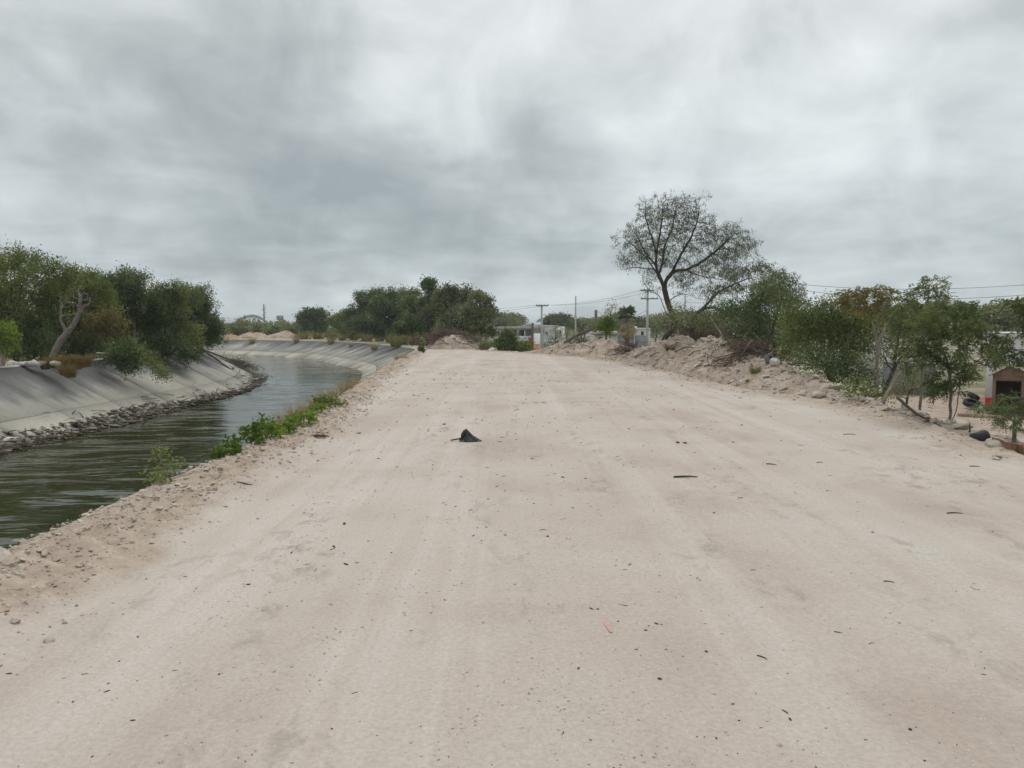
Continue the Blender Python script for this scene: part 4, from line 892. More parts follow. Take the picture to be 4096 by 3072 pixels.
# dark crumbs of bark and dung pressed into the road, mostly in the wheel lanes
n = 5200; Yl = 2.6 + 24 * r.random(n) ** 1.7; lane = r.choice([-1.9, -0.9, 0.35, 1.3, 2.6, 4.2], n, p=[.24, .16, .24, .12, .12, .12]); Xl = lane * (0.75 + 0.25 * np.clip(Yl / 8, 0, 1.5)) + r.normal(0, 0.42, n)
cl = fbm(Xl * 0.9, Yl * 0.7, 3, 300) > -0.05; cl |= r.random(n) < 0.18; Xl, Yl = Xl[cl], Yl[cl]
Sl = np.clip(0.0020 * r.pareto(2.0, len(Xl)) + 0.0020, 0.002, 0.011) * (0.55 + Yl / 11)
ok = (Xl > ledge(Yl) + 0.3) & (Xl < redge(Yl) - 0.1); Xl, Yl, Sl = Xl[ok], Yl[ok], Sl[ok]
flat = [(v * np.array([1.0 + .35 * i, 0.8, 0.35]), f) for i, (v, f) in enumerate(HV[:5])]
lit = link('road_litter', scatter_mesh('road_litter', np.stack([Xl, Yl, road_h(Xl, Yl) + Sl * 0.2], 1), Sl, 6, flat, 0.5), M['litter']); stuff(lit, 'scattered dark crumbs of bark and dirt on the road', 'litter')

# faded pink spray mark
pk = G(2435, 2500); V = []; a = np.linspace(0, 2 * math.pi, 25)[:-1]
for t_ in a:
    x = pk[0] + 0.016 * math.cos(t_) * (1 + 0.25 * math.sin(3 * t_)); y = pk[1] + 0.085 * math.sin(t_) * (1 + 0.2 * math.cos(5 * t_)); V.append((x, y))
V = np.array([(pk[0], pk[1])] + V); V = np.column_stack([V, road_h(V[:, 0], V[:, 1]) + 0.004])
me = bpy.data.meshes.new('spray_mark'); me.from_pydata([tuple(v) for v in V], [], [(0, i, i % 24 + 1) for i in range(1, 25)])
tag(link('spray_mark', me, M['pink']), 'small faded pink spray mark on the pale road surface', 'paint mark')

# boulders that stand out
def boulder(name, label, p, size, seed, mat='stone', parts=1, cat='rock', sq=(1, 1, 1)):
    r = np.random.default_rng(seed); bm = bmesh.new(); bmesh.ops.create_icosphere(bm, subdivisions=3, radius=1)
    pl = [(unit(r.normal(0, 1, 3)), r.uniform(0.55, 0.85)) for _ in range(11)]
    for v in bm.verts:
        c = np.array(v.co)
        for nn, d in pl:
            e = c @ nn
            if e > d: c = c - nn * (e - d) * 0.95
        c = c * (1 + 0.12 * float(vnoise(c[0] * 4 + c[2] * 3, c[1] * 4 - c[2] * 2, seed))) * np.array(sq) * size
        v.co = c
    me = bpy.data.meshes.new(name); bm.to_mesh(me); bm.free()
    o = link(name, me, M[mat], loc=p, rot=(0, 0, r.uniform(0, 6))); return tag(o, label, cat)
def on_emb(px, py, Y=None, lift=0.0):          # first point of the heap met by a pixel's ray
    for y in np.arange(6, 44, 0.03):
        q = D(px, py, y); d = q[0] - redge(y)
        if 0 <= d < 11 and q[2] <= emb_z(d, y): return np.array([q[0], y, emb_z(d, y) + lift])
    return D(px, py, 20)
boulder('white_boulder', 'pale angular rock on the heap crest beside the grey tyre', on_emb(3103, 1462, lift=0.06), 0.17, 3, 'stone_white', sq=(1.1, 1, .85))
boulder('boulder', 'large pale split boulder at the road edge on the far right', G(3990, 1812) + np.array([0.15, 0.25, 0.0]), 0.20, 5, 'stone', sq=(1.1, 0.8, 0.8))
boulder('boulder', 'rounded boulder in the gravelly foot of the heap', on_emb(3275, 1590, lift=0.03), 0.17, 7, 'stone', sq=(1.2, 1, .7))
boulder('flat_slab_rock', 'smooth flat rock lying on the low right end of the heap', on_emb(3330, 1555, lift=0.03), 0.24, 8, 'stone', sq=(1.3, .9, .45))
boulder('boulder', 'squat stone under the rounded boulder at the heap foot', on_emb(3060, 1583, lift=0.02), 0.12, 9, 'stone', sq=(1.3, 1, .55))
boulder('boulder', 'pale stone standing at the far lip of the road before the house', G(1970, 1405) + np.array([0, .3, .05]), 0.38, 11, 'stone_white', sq=(1.1, 1, .7))
boulder('concrete_lump', 'dark speckled concrete lump at the left edge of the road ridge', G(2, 2330) + np.array([-0.06, 0.12, 0.06]), 0.13, 12, 'stone', sq=(1, 1.1, 1.0))
boulder('clod', 'long flat dirt clod in the canal-side ridge of the road', G(740, 2058) + np.array([0, 0, 0.03]), 0.16, 14, 'bank', sq=(1.5, .7, .35), cat='clod')
boulder('clod', 'flat pale clod on the near part of the canal-side ridge', G(450, 2178) + np.array([0, 0, 0.02]), 0.10, 15, 'bank', sq=(1.4, .8, .3), cat='clod')
for j, (px, py, s) in enumerate([(24, 1462, .3), (62, 1460, .2), (75, 1450, .26), (95, 1457, .24), (113, 1452, .34), (135, 1456, .18), (196, 1452, .26), (212, 1453, .22), (40, 1458, .2), (86, 1461, .16)]):
    o = boulder('rim_stone', 'pale stone in the row on the coping of the far bank', D(px, py, 28.0) + np.array([0, 0.3, 0]), s * .6, 60 + j, 'stone_white', sq=(1.1, 1, .75)); o['group'] = 'stones on the far coping'; o.location.z = 0.16 + s * 0.2
# pale spoil mounds past the bend
def mound(name, label, px0, px1, ytop, Y, z0, depth, seed, mat, cat='dirt mound'):
    x0 = D(px0, 1350, Y)[0]; x1 = D(px1, 1350, Y)[0]; h = D(px0, ytop, Y)[2] - z0; nx, ny = 70, 40
    X, Yg = np.meshgrid(np.linspace(x0, x1, nx), np.linspace(Y - depth, Y + depth, ny)); u = (X - x0) / (x1 - x0) * 2 - 1; v = (Yg - Y) / depth
    e = np.clip(1 - (u * u) ** 1.1 - v * v, 0, 1) ** 0.6
    Z = z0 + e * h * (0.9 + 0.7 * fbm(X * 0.5 + seed, Yg * 0.5, 3, seed)) + np.clip(e * 2, 0, 1) * 0.26 * fbm(X * 1.8, Yg * 1.8, 4, seed + 5, .6) - 0.15 * (e <= 0)
    c = np.array([(x0 + x1) / 2, Y, z0]); V = np.stack([X, Yg, Z], -1).reshape(-1, 3) - c
    return tag(link(name, mesh_np(name, V, grid_faces(ny, nx), False), M[mat], loc=c), label, cat)
mound('spoil_mound', 'pale spoil mound under the brush pile at the end of the road', 1690, 1930, 1352, 54.5, -0.35, 2.0, 3, 'bank')
r9 = np.random.default_rng(9); mo = bpy.data.objects['spoil_mound']; C9 = np.stack([r9.normal(0, 1.1, 260), r9.normal(-.6, .7, 260), np.zeros(260)], 1); C9[:, 2] = .75 * np.clip(1 - (C9[:, 0] / 2.1) ** 2 - (C9[:, 1] / 2) ** 2, 0, 1) ** .6
st = link('rubble', scatter_mesh('rubble', C9, np.clip(.04 * r9.pareto(2.2, 260) + .04, .03, .25), 12), M['stone'], mo); st['kind'] = 'stuff'
mound('spoil_mound', 'left of the two whitish mounds behind the canal bend', 945, 1075, 1326, 113, -0.3, 2.5, 13, 'bank')
mound('spoil_mound', 'right of the two whitish mounds behind the canal bend', 1060, 1190, 1328, 114, -0.3, 2.5, 23, 'bank')
mound('soil_mound', 'low reddish soil mound at the far left of the bend', 870, 950, 1336, 110, -0.3, 2.5, 33, 'soil')

# ------------------------------------------------------------------ dead brush, drift and tyres
def stick_pile(name, label, c, ext, n, L, rad, seed, mat, h=0.5, kindstuff=True, cat='brush'):
    r = np.random.default_rng(seed); mb = MB()
    for _ in range(n):
        p = np.array([r.normal(0, ext[0] * 0.45), r.normal(0, ext[1] * 0.45), 0]); e = math.exp(-((p[0] / ext[0]) ** 2 + (p[1] / ext[1]) ** 2))
        p[2] = r.uniform(0, h) * e; d = unit(np.array([r.normal(0, 1), r.normal(0, 0.7), r.normal(0.15, 0.35)])); l = L * r.uniform(0.4, 1.3)
        k = np.cross(d, [0, 0, 1]) * r.normal(0, 0.12) * l
        mb.add(*tube_np(np.array([p - d * l / 2, p + k, p + d * l / 2]), rad * r.uniform(0.5, 1.4) * np.array([1, .85, .4]), 4))
    o = link(name, mb.mesh(name), M[mat], loc=c)
    if kindstuff: stuff(o, label, cat)
    else: tag(o, label, cat)
    return o
stick_pile('brush_pile', 'heaped dead branches on the pale mound at the road end', D(1800, 1325, 54.6) * np.array([1, 1, 0]) + np.array([0, 0, 0.35]), (2.3, 1.3), 520, 1.3, 0.022, 1, 'deadred', 1.0)
stick_pile('brush_pile', 'tangled dead twigs behind the low left end of the heap', D(2330, 1350, 44) * np.array([1, 1, 0]) + np.array([0, 0, 0.0]), (1.6, 0.9), 300, 1.2, 0.016, 2, 'deadred', 1.0)
stick_pile('brush_pile', 'purplish dead twigs in the dip of the heap below the palm', D(2520, 1390, 35.5) * np.array([1, 1, 0]) + np.array([0, 0, 0.25]), (0.9, 0.7), 200, 0.8, 0.012, 3, 'deadred', 0.6)
stick_pile('brush_pile', 'grey dead branches heaped right behind the foot of the tall tree', D(2800, 1370, mty + 0.6) * np.array([1, 1, 0]) + np.array([0, 0, 0.9]), (1.4, 0.8), 420, 1.1, 0.013, 4, 'deadred', 0.9)
stick_pile('brush_pile', 'dark dead branches under the thicket right of the heap', D(3010, 1385, 22.5) * np.array([1, 1, 0]) + np.array([0, 0, 0.45]), (1.0, 0.7), 260, 1.0, 0.012, 5, 'deadred', 0.8)
stick_pile('brush_pile', 'dark driftwood tangle at the water where the far bank turns', G(920, 1478, WZ) * np.array([1, 1, 0]) + np.array([0.2, 0, WZ]), (1.6, 1.6), 420, 1.6, 0.02, 6, 'wood', 0.8)
stick_pile('brush_pile', 'dry cut branches below the road edge near the yard', np.array([D(3620, 1560, 24)[0], 24, -2.2]), (1.6, 1.2), 260, 1.1, 0.012, 7, 'dead', 0.7)
def log(name, label, Pts, R, mat='dead', group=None, cat='log', n=8):
    Pts = np.asarray(Pts, float); c = Pts[0].copy(); q = smooth_path(Pts - c, max(0.05, np.linalg.norm(Pts[-1] - c) / n))
    return tag(link(name, tube_mesh(name, q, np.linspace(R, R * 0.5, len(q)), 7), M[mat], loc=c), label, cat, group)
tree('fallen_tree', 'fallen bare tree trunk slanting up behind the low end of the heap', 'tree', D(2262, 1372, 43), [PL(2380, 1300, 30, 20, 43, .6), PL(2330, 1310, 30, 18, 43, .6)], bark='wood', natt=90, dens=1, per=0, rb=0.11, r0=0.01, step=0.14,
     starts=[pts(43, (2258, 1372), (2300, 1345), (2340, 1325), (2375, 1312), (2400, 1300)), pts(43, (2290, 1350), (2340, 1332), (2390, 1308), dy=.1)])
tree('fallen_tree', 'fallen dark branches reaching down the far bank into the water', 'tree', D(815, 1398, 46), [PL(880, 1430, 40, 14, 47, .8), PL(920, 1450, 34, 22, 48, .8), PL(940, 1470, 22, 22, 48, .6)], bark='wood', natt=150, dens=1, per=0, rb=0.10, r0=0.012, step=0.2, up=-0.05,
     starts=[pts(46, (810, 1396), (850, 1412), (890, 1428), (930, 1438), dy=.5), pts(46, (820, 1402), (860, 1432), (900, 1462), (930, 1480), dy=.5)])
log('driftwood_log', 'dark drift log sticking up from the debris at the far waterline', [G(548, 1597, WZ) + [0, 0.4, 0.45], G(575, 1605, WZ) + [0.2, 0.2, 0.3], G(610, 1618, WZ) + [0.2, 0, 0.1]], 0.09, 'wood')
log('driftwood_log', 'drift log lying at the water edge near the bend', [G(785, 1548, WZ) + [0, 0.1, 0.15], G(815, 1549, WZ) + [0, 0, 0.12], G(850, 1552, WZ) + [0, 0, 0.08]], 0.08, 'wood')
log('driftwood_log', 'pale plank-like drift log in the near debris of the far bank', [G(140, 1742, WZ) + [-0.3, 0, 0.22], G(190, 1736, WZ) + [-0.2, 0, 0.2]], 0.07, 'dead')
log('dead_branch', 'white dead branch poking out of the bushes over the far coping', [D(385, 1412, 31.5), D(420, 1413, 31.6), D(450, 1416, 31.8)], 0.035, 'paletwig', cat='branch')
log('dead_branch', 'thin bare branch rising from the heap behind the brush', [D(2890, 1355, 23.5), D(2882, 1330, 23.6), D(2860, 1300, 23.7), D(2840, 1265, 23.8)], 0.022, 'dead', cat='branch')
log('dead_branch', 'short broken grey stump on the crest beside the tall tree', [D(2722, 1362, mty - 0.3), D(2716, 1345, mty - .3), D(2710, 1320, mty - .3)], 0.07, 'dead', cat='stump')
for j, (a_, b_) in enumerate([((2700, 1412), (2780, 1398)), ((2540, 1440), (2610, 1400)), ((2850, 1455), (2930, 1458)), ((2755, 1430), (2800, 1410)), ((2960, 1412), (3075, 1420)), ((2600, 1432), (2640, 1418)), ((2250, 1402), (2300, 1388)), ((2330, 1385), (2370, 1400)), ((2980, 1440), (3010, 1475))]):
    p, q = on_emb(*a_, lift=0.05), on_emb(*b_, lift=0.06)
    log('root', 'dark root or stick jutting from the face of the heap', [p, (p + q) / 2 + [0, 0, 0.06], q], 0.022, 'twig', 'roots in the heap', 'root')
# debris raft along the far waterline
r = np.random.default_rng(31); n = 9500; tY = 17 + 37 * r.random(n); C = []; Sz = []
for y, ii in zip(tY, np.interp(tY, INN[:, 1], np.arange(len(INN)))):
    i = int(ii); wid = 0.75 + 0.9 * max(0, float(fbm(y * 0.35, 0.5, 2, 5)) + 0.25) + (0.35 if 22 < y < 32 else 0) - (0.55 if y > 34 else 0)
    d = 3.72 + wid * (r.random() - 0.42); p = INN[i] - Ni[i] * d
    z = max(WZ, 0.15 + (WZ - 0.15) * d / 3.7) + 0.14 * math.exp(-((d - 3.6) / 0.5) ** 2) * r.random()
    C.append((p[0], p[1], z + 0.01)); Sz.append(min(0.16, 0.016 * r.pareto(2.0) + 0.020))
m, nt, b = new_mat('drift_debris'); t = NT(nt); at_ = t.n('ShaderNodeAttribute', attribute_name='tint')
t.l(t.ramp(at_.outputs['Fac'], [(0.0, (0.06, 0.048, 0.036)), (0.5, (0.15, 0.12, 0.09)), (0.88, (0.25, 0.21, 0.165)), (0.955, (0.36, 0.33, 0.29)), (0.98, (0.62, 0.62, 0.60))]), b.inputs['Base Color']); b.inputs['Roughness'].default_value = 0.9; M['drift'] = m
slab_sh = [(v * np.array([1.9, 0.7, 0.4]), f) for v, f in HV]
stuff(link('drift_debris', scatter_mesh('drift_debris', np.array(C), np.array(Sz), 8, slab_sh, 0.5), M['drift']), 'band of floating wood chips and rubbish along the far waterline', 'debris')
mb = MB(); r = np.random.default_rng(44)
for k_ in range(420):
    y = 17 + 37 * r.random(); i = int(np.interp(y, INN[:, 1], np.arange(len(INN)))); d = 3.7 + r.normal(0, .38); p = INN[i] - Ni[i] * d; z = max(WZ, 0.15 + (WZ - 0.15) * d / 3.7) + r.uniform(.02, .16)
    a = unit(np.array([r.normal(0, 1), r.normal(0, 1), r.normal(0.1, .25)])); l = r.uniform(.15, .7); q = np.array([p[0], p[1], z]); mb.add(*tube_np(np.array([q - a * l / 2, q + [0, 0, .02], q + a * l / 2]), r.uniform(.008, .022) * np.array([1, .9, .6]), 4))
stuff(link('drift_sticks', mb.mesh('drift_sticks'), M['wood']), 'loose sticks caught in the debris along the far waterline', 'debris')
def tyre(name, label, p, R, w, rot, mat='rubber'):
    bm = bmesh.new(); prof = [(R * 0.56, -w * .42), (R * 0.62, -w / 2), (R * 0.85, -w * .52), (R * 0.97, -w * .42), (R, -w * .25), (R, w * .25), (R * .97, w * .42), (R * .85, w * .52), (R * .62, w / 2), (R * .56, w * .42), (R * .66, w * .3), (R * .80, 0), (R * .66, -w * .3)]
    ns = 40; rows = []
    for i in range(ns):
        a = i / ns * 2 * math.pi; k = 1.012 if i % 2 else 0.995
        rows.append([bm.verts.new((math.cos(a) * pr * (k if pr > R * .96 else 1), math.sin(a) * pr * (k if pr > R * .96 else 1), pz)) for pr, pz in prof])
    for i in range(ns):
        for j in range(len(prof)):
            bm.faces.new((rows[i][j], rows[i][(j + 1) % len(prof)], rows[(i + 1) % ns][(j + 1) % len(prof)], rows[(i + 1) % ns][j]))
    bmesh.ops.recalc_face_normals(bm, faces=bm.faces); me = bpy.data.meshes.new(name); bm.to_mesh(me); bm.free()
    return tag(link(name, me, M[mat], loc=p, rot=rot), label, 'tyre')
tyre('tyre', 'black tyre lying at the corner of the white and red house', G(3885, 1622, -2.2) + [0, 0, .12], 0.36, 0.22, (0.35, -0.15, 0.3))
tyre('tyre', 'second tyre half hidden on the rubble behind the black tyre', G(3900, 1597, -2.1) + [0.1, .3, .12], 0.30, 0.2, (0.5, 0.3, 1.0))
tyre('tyre', 'grey dusty tyre on the crest of the heap beside the pale rock', on_emb(3078, 1452, lift=0.08), 0.17, 0.12, (1.2, 0.2, 0.6), 'dustrubber')
tyre('tyre', 'big black tyre stranded in the debris at the far waterline', G(650, 1618, WZ) + [0, 0, .05], 0.42, 0.22, (0.25, 0.1, 0))
tyre('tyre', 'black tyre awash just below the stranded big tyre', G(612, 1652, WZ) + [0, 0, -.04], 0.36, 0.2, (0.12, -0.1, 0))

# ------------------------------------------------------------------ small things on the road
def ground_pt(px, py): 
    q = G(px, py); return np.array([q[0], q[1], float(road_h(q[0], q[1]))])
bp = ground_pt(1872, 1764); bagE = thing('discarded_bag', 'crumpled black cloth bag with a strap lying on the road', 'bag', bp)
V = []; nr, ns = 14, 40; r = np.random.default_rng(4)
for i in range(nr):
    f = i / (nr - 1)
    for j in range(ns):
        a = j / ns * 2 * math.pi; fold = 1 + (0.20 * math.cos(4 * a + .6) + 0.10 * math.sin(9 * a + 1)) * (1 - .55 * f)
        rad = (1 - f) * fold * (1 - .25 * math.sin(f * math.pi)); x = 0.135 * rad * math.cos(a) + 0.03 - 0.055 * f ** .8; y = 0.085 * rad * math.sin(a); z = 0.175 * f + .008 * math.sin(9 * a + 6 * f) * (1 - f) + 0.008
        V.append((x, y, z))
Fc = [(i * ns + j, i * ns + (j + 1) % ns, (i + 1) * ns + (j + 1) % ns, (i + 1) * ns + j) for i in range(nr - 1) for j in range(ns)]
link('body', mesh_np('body', V, Fc, True), M['bag'], bagE)
a = np.linspace(0, 2 * math.pi, 20)
link('strap', tube_mesh('strap', np.stack([-0.155 + 0.085 * np.cos(a), 0.02 + 0.05 * np.sin(a), 0.028 + 0.018 * np.cos(a + 0.5)], 1), 0.0085, 6), M['bag'], bagE)
link('hood', tube_mesh('hood', [(-.085, .0, .05), (-.07, -.015, .10), (-.04, -.012, .145), (-.015, 0, .168)], [.02, .026, .026, .012], 9), M['bag'], bagE)
wp = ground_pt(1270, 1768); we = thing('wood_scrap', 'splintered bark and wood scrap near the canal-side ridge', 'wood', wp)
link('splinter', tube_mesh('splinter', [(-.09, 0, .02), (0, .01, .035), (.10, .02, .02)], [.03, .035, .015], 6), M['twig'], we)
link('splinter', tube_mesh('splinter', [(-.02, .03, .04), (.07, .03, .045), (.16, .035, .03)], [.012, .014, .008], 5), M['twig'], we)
link('splinter', tube_mesh('splinter', [(-.05, -.02, .015), (.03, -.03, .02), (.11, -.02, .012)], [.012, .016, .008], 5), M['dead'], we)
link('pale_chip', hull_mesh('pale_chip', 71, 0.5), M['paletwig'], we, (-.13, -.01, .02)).scale = (.05, .03, .03)
def twig(label, px, py, len_px, ang=0.0, rad=0.006, mat='twig', group='twigs on the road', bend=0.1):
    p = ground_pt(px, py); l = len_px / F * p[1] * 1.1; rad = min(rad, l * .045); d = np.array([math.cos(ang), math.sin(ang), 0]); n = np.array([-d[1], d[0], 0])
    q = [-d * l / 2, -d * l * .15 + n * l * bend * .7, d * l * .2 + n * l * bend, d * l / 2]
    q = np.array(q); q[:, 2] = [road_h(p[0] + v[0], p[1] + v[1]) - p[2] + rad * 0.9 for v in q]; q[1:3, 2] += rad * 0.5
    o = link('twig', tube_mesh('twig', q, rad * np.array([1, 1.1, .9, .5]), 6), M[mat], loc=p); return tag(o, label, 'twig', group)
twig('flattened forked twig, largest on the right half of the road', 2742, 1907, 88, 0.05, 0.010, bend=0.03)
twig('pale straight stick on the road below the gravelly foot of the heap', 3399, 1740, 46, -0.05, 0.008, 'paletwig')
twig('dark thick twig right of the forked twig', 3085, 1859, 38, -0.5, 0.009)
twig('straight brown twig near the right road edge', 3899, 1870, 36, -0.25, 0.006)
twig('thin long curved twig on the right side of the road', 3819, 2054, 54, -0.15, 0.005)
twig('dark stick in the middle of the right foreground', 3556, 2322, 38, -0.6, 0.005)
twig('short upright-looking twig pointing away in the right foreground', 3327, 2284, 10, 1.5, 0.004, bend=0.4)
twig('dark twig lying nearest the camera right of centre', 3048, 2625, 46, -1.0, 0.004)
twig('curved chip of bark in the right foreground', 3488, 2566, 24, 0.2, 0.005, bend=0.3)
twig('thin dark stick near the canal-side ridge on the left', 980, 1961, 56, 0.12, 0.006)
for px, py, l, a in [(3014, 2275, 22, 0), (3280, 1853, 26, 0.1), (3204, 1782, 18, -.5), (1185, 1887, 18, .3), (2860, 1945, 16, .6), (3710, 2025, 12, .1), (2500, 2275, 18, .1), (1775, 2010, 16, .3), (1950, 1870, 16, .1), (2000, 1766, 18, .05),
                     (2010, 1748, 18, .1), (1330, 2200, 26, .9), (1230, 2260, 20, .6), (700, 2680, 22, .3), (3320, 1905, 14, -.4), (2090, 2905, 14, .1), (340, 2700, 26, .2), (1420, 2770, 26, .6), (3900, 2350, 16, -.5), (2960, 1870, 14, .2)]:
    twig('small dry twig scrap lying on the pale road', px, py, l, a, 0.0045, group='small twig scraps on the road')
def lump(label, px, py, s, mat='litter'):
    p = ground_pt(px, py); o = link('bark_lump', hull_mesh('bark_lump', int(px), 0.6), M[mat], loc=p + [0, 0, s * .3]); o.scale = (s * 1.4, s, s * .8); tag(o, label, 'bark')
lump('dark bark lump beyond the cloth bag', 1777, 1696, 0.032)
lump('left of two dark bark lumps right of the road centre', 2710, 1770, 0.030)
lump('right of two dark bark lumps right of the road centre', 2741, 1771, 0.026)
lump('dark lump far up the road, left of the bag', 1712, 1596, 0.030)

# ------------------------------------------------------------------ grasses and edge plants
def tuft_mesh(name, n, h, spread, seed, w=0.006, lean=0.5):
    r = np.random.default_rng(seed); a = r.uniform(0, 6.283, n); rad = spread * 0.35 * r.random(n) ** 0.5
    B = np.stack([np.cos(a) * rad, np.sin(a) * rad, np.zeros(n)], 1); ln = r.uniform(0.1, lean, n); hh = h * r.uniform(0.45, 1.1, n)
    d1 = unit(np.stack([np.cos(a) * ln, np.sin(a) * ln, np.ones(n)], 1) + r.normal(0, .12, (n, 3))); d2 = unit(d1 + np.stack([np.cos(a), np.sin(a), -0.6 * np.ones(n)], 1) * 0.45)
    s = unit(np.cross(d1, r.normal(0, 1, (n, 3)))) * w
    m1 = B + d1 * hh[:, None] * 0.55; tp = m1 + d2 * hh[:, None] * 0.5
    V = np.stack([B - s, B + s, m1 + s * .8, m1 - s * .8, tp + s * .15, tp - s * .15], 1).reshape(-1, 3); k = np.arange(n)[:, None] * 6
    Fc = np.concatenate([k + [0, 1, 2, 3], k + [3, 2, 4, 5]]); tt = np.repeat(np.clip(0.5 + r.normal(0, .2, n), 0, 1), 6)
    return mesh_np(name, V, Fc, False, tt)
TUFT = {}
for key in ('g_dry', 'g_green', 'g_orange'):
    TUFT[key] = [tuft_mesh('grass_blades', 260, 0.5, 0.45, 80 + i, 0.0055) for i in range(3)]
    for me in TUFT[key]: me.materials.append(M[key])
def tuft(label, p, s, key='g_dry', seed=0, group=None, name='grass_tuft', sz=1.0):
    o = link(name, TUFT[key][seed % 3], None, None, p, (0, 0, seed * 1.7)); o.scale = (s, s, s * sz); return tag(o, label, 'grass', group)
# along the near canal edge
for j, (px, py, s, key) in enumerate([(1150, 1722, .42, 'g_dry'), (1195, 1695, .55, 'g_dry'), (1235, 1670, .6, 'g_dry'), (1270, 1650, .5, 'g_dry'), (1310, 1628, .6, 'g_dry'), (1345, 1600, .6, 'g_dry'), (1385, 1590, .6, 'g_dry'), (1420, 1566, .7, 'g_dry'), (1080, 1750, .35, 'g_dry')]):
    p = G(px, py); tuft('dry tan grass tuft in the strip on the canal side of the road', p + [-0.22, 0, -0.14], s, key, j, 'dry grass along the road edge', sz=1.5)
tuft('round tan grass tuft at the road edge where the concrete appears', G(1472, 1530) + [-.2, 0, -.25], 0.95, 'g_dry', 1)
tuft('small grey grass tuft between two tan tufts on the road edge', G(1543, 1500) + [-.2, 0, -.2], 0.6, 'g_green', 2)
tuft('pale dry tuft beside a stone far along the road edge', G(1630, 1443) + [-.3, 0, -.15], 1.25, 'g_dry', 0)
def bank_pt(v, px):                             # on the outer lining, below the pixel column px
    best = min(range(len(OUT)), key=lambda i: abs((OUT[i, 0] + N_[i, 0] * 5.43 * v) - D(px, 1400, OUT[i, 1] + N_[i, 1] * 5.43 * v)[0]) if OUT[i, 1] > 45 else 1e9)
    q = bank_point(OUT, N_, best, v, run_o, zt_o, WZ - .34); return np.array(q)
for px, v, s, lab in [(1500, .22, 1.6, 'largest brown tuft growing from a joint of the curved lining'), (1404, .2, 1.1, 'small brown tuft left of the largest lining tuft'), (1325, .12, 1.9, 'brown tuft on a slanting joint in the middle of the curve'),
                       (1190, .12, 1.7, 'dark tuft at the coping left of the middle of the curve'), (1015, .2, 1.8, 'brown tuft on the far left part of the curved lining'), (905, .2, 1.6, 'farthest tuft on the curved lining')]:
    tuft(lab, bank_pt(v, px), s, 'g_dry', int(px), None, 'lining_tuft')
for j in range(26):                             # behind the coping of the bend
    px = 1190 + 24 * j + 8 * math.sin(j * 3); Y = np.interp(px, [1180, 1350, 1500, 1700, 1830], [104, 97, 86, 66, 58]) + 2.2 * math.sin(j * 5.1)
    tuft('yellow-green grass clump on the verge behind the curved lining', (D(px, 1300, Y)[0], Y, -0.2), 2.0 + 0.9 * math.sin(j * 2.3), 'g_green' if j % 4 else 'g_dry', j, 'grass clumps on the verge')
tuft('bright yellow-green clump in front of the brush pile mound', (D(1610, 1360, 70)[0], 66, -0.2), 2.6, 'g_green', 1)
for j, (px, py, s) in enumerate([(235, 1442, 1.2), (255, 1450, 1.3), (275, 1452, 1.4), (300, 1446, 1.3), (320, 1438, 1.2), (262, 1468, 1.1), (280, 1478, 1.0), (215, 1440, 1.0), (340, 1436, 1.1), (180, 1446, .9)]):
    tuft('orange dry grass spilling over the far coping below the dead tree', D(px, py, 28.6 if py < 1460 else 27.6) + [0, 0, -0.3], s, 'g_orange', j, 'orange grass on the far coping')
tuft('dry grass tuft on the crest right of the tall tree', on_emb(2945, 1400, lift=-.05), 1.0, 'g_dry', 1)
tuft('rusty roots and grass hanging below the trunk of the tall tree', on_emb(2680, 1400, lift=-.1), 0.9, 'g_orange', 2)
tuft('thin pale grass on the gravelly middle of the heap', on_emb(3020, 1492, lift=-.05), 0.6, 'g_green', 0)
rng = np.random.default_rng(5)
def edge_plant(name, label, base, lobes, starts, natt, per, L, W, leaf, seed, tipmax=2, cat='plant', spread=.02):
    return tree(name, label, cat, base, lobes, leaf, 'bark_grey', natt=natt, dens=1, per=per, L=L, W=W, rb=0.010, r0=0.0016, step=0.045, starts=starts, tipmax=tipmax, droop=.1, spread=spread, sub=10, shell=.3, kill=.06, iters=40)
Ye = 9.4; eb = G(1010, 1790) + [-.35, 0, -.35]
edge_plant('leafy_weed', 'bright green leafy weed climbing over the canal-side road edge', eb, [PL(925, 1800, 60, 45, 9.0, .25), PL(995, 1752, 75, 55, 9.4, .28), PL(1040, 1712, 55, 45, 9.6, .25), PL(1090, 1728, 60, 40, 10.1, .28), PL(880, 1835, 40, 30, 8.8, .2)], [np.array([eb, D(1000, 1800, 9.4), D(1010, 1760, 9.4)])], 620, 9, .05, .017, 'l_bright', 1)
eb = G(1180, 1725) + [-.4, 0, -.4]
edge_plant('leafy_weed', 'second green weed patch further along the canal-side edge', eb, [PL(1150, 1708, 55, 30, 10.8, .3), PL(1215, 1675, 55, 32, 11.6, .35), PL(1280, 1638, 50, 30, 13.0, .45)], [np.array([eb, D(1200, 1710, 11.2)])], 480, 9, .055, .018, 'l_bright', 2)
eb = D(1345, 1632, 14.6) + [-.2, 0, -.15]
edge_plant('leafy_weed', 'darker green weed clump at the end of the leafy strip', eb, [PL(1320, 1620, 46, 24, 14.4, .4), PL(1290, 1600, 30, 20, 14.2, .3)], [np.array([eb, D(1330, 1620, 14.5)])], 180, 9, .065, .022, 'l_mid', 3)
eb = G(690, 1945) + [-.5, 0.1, -.55]
edge_plant('pale_weed', 'tall thin-leaved weed standing against the water left of the road', eb, [PL(645, 1820, 40, 40, 7.6, .15), PL(690, 1880, 50, 40, 7.6, .2), PL(630, 1900, 45, 35, 7.4, .15), PL(655, 1940, 40, 25, 7.4, .15)], [np.array([eb, D(660, 1900, 7.5), D(645, 1820, 7.6)])], 120, 5, .05, .013, 'l_mid', 4, spread=.012)
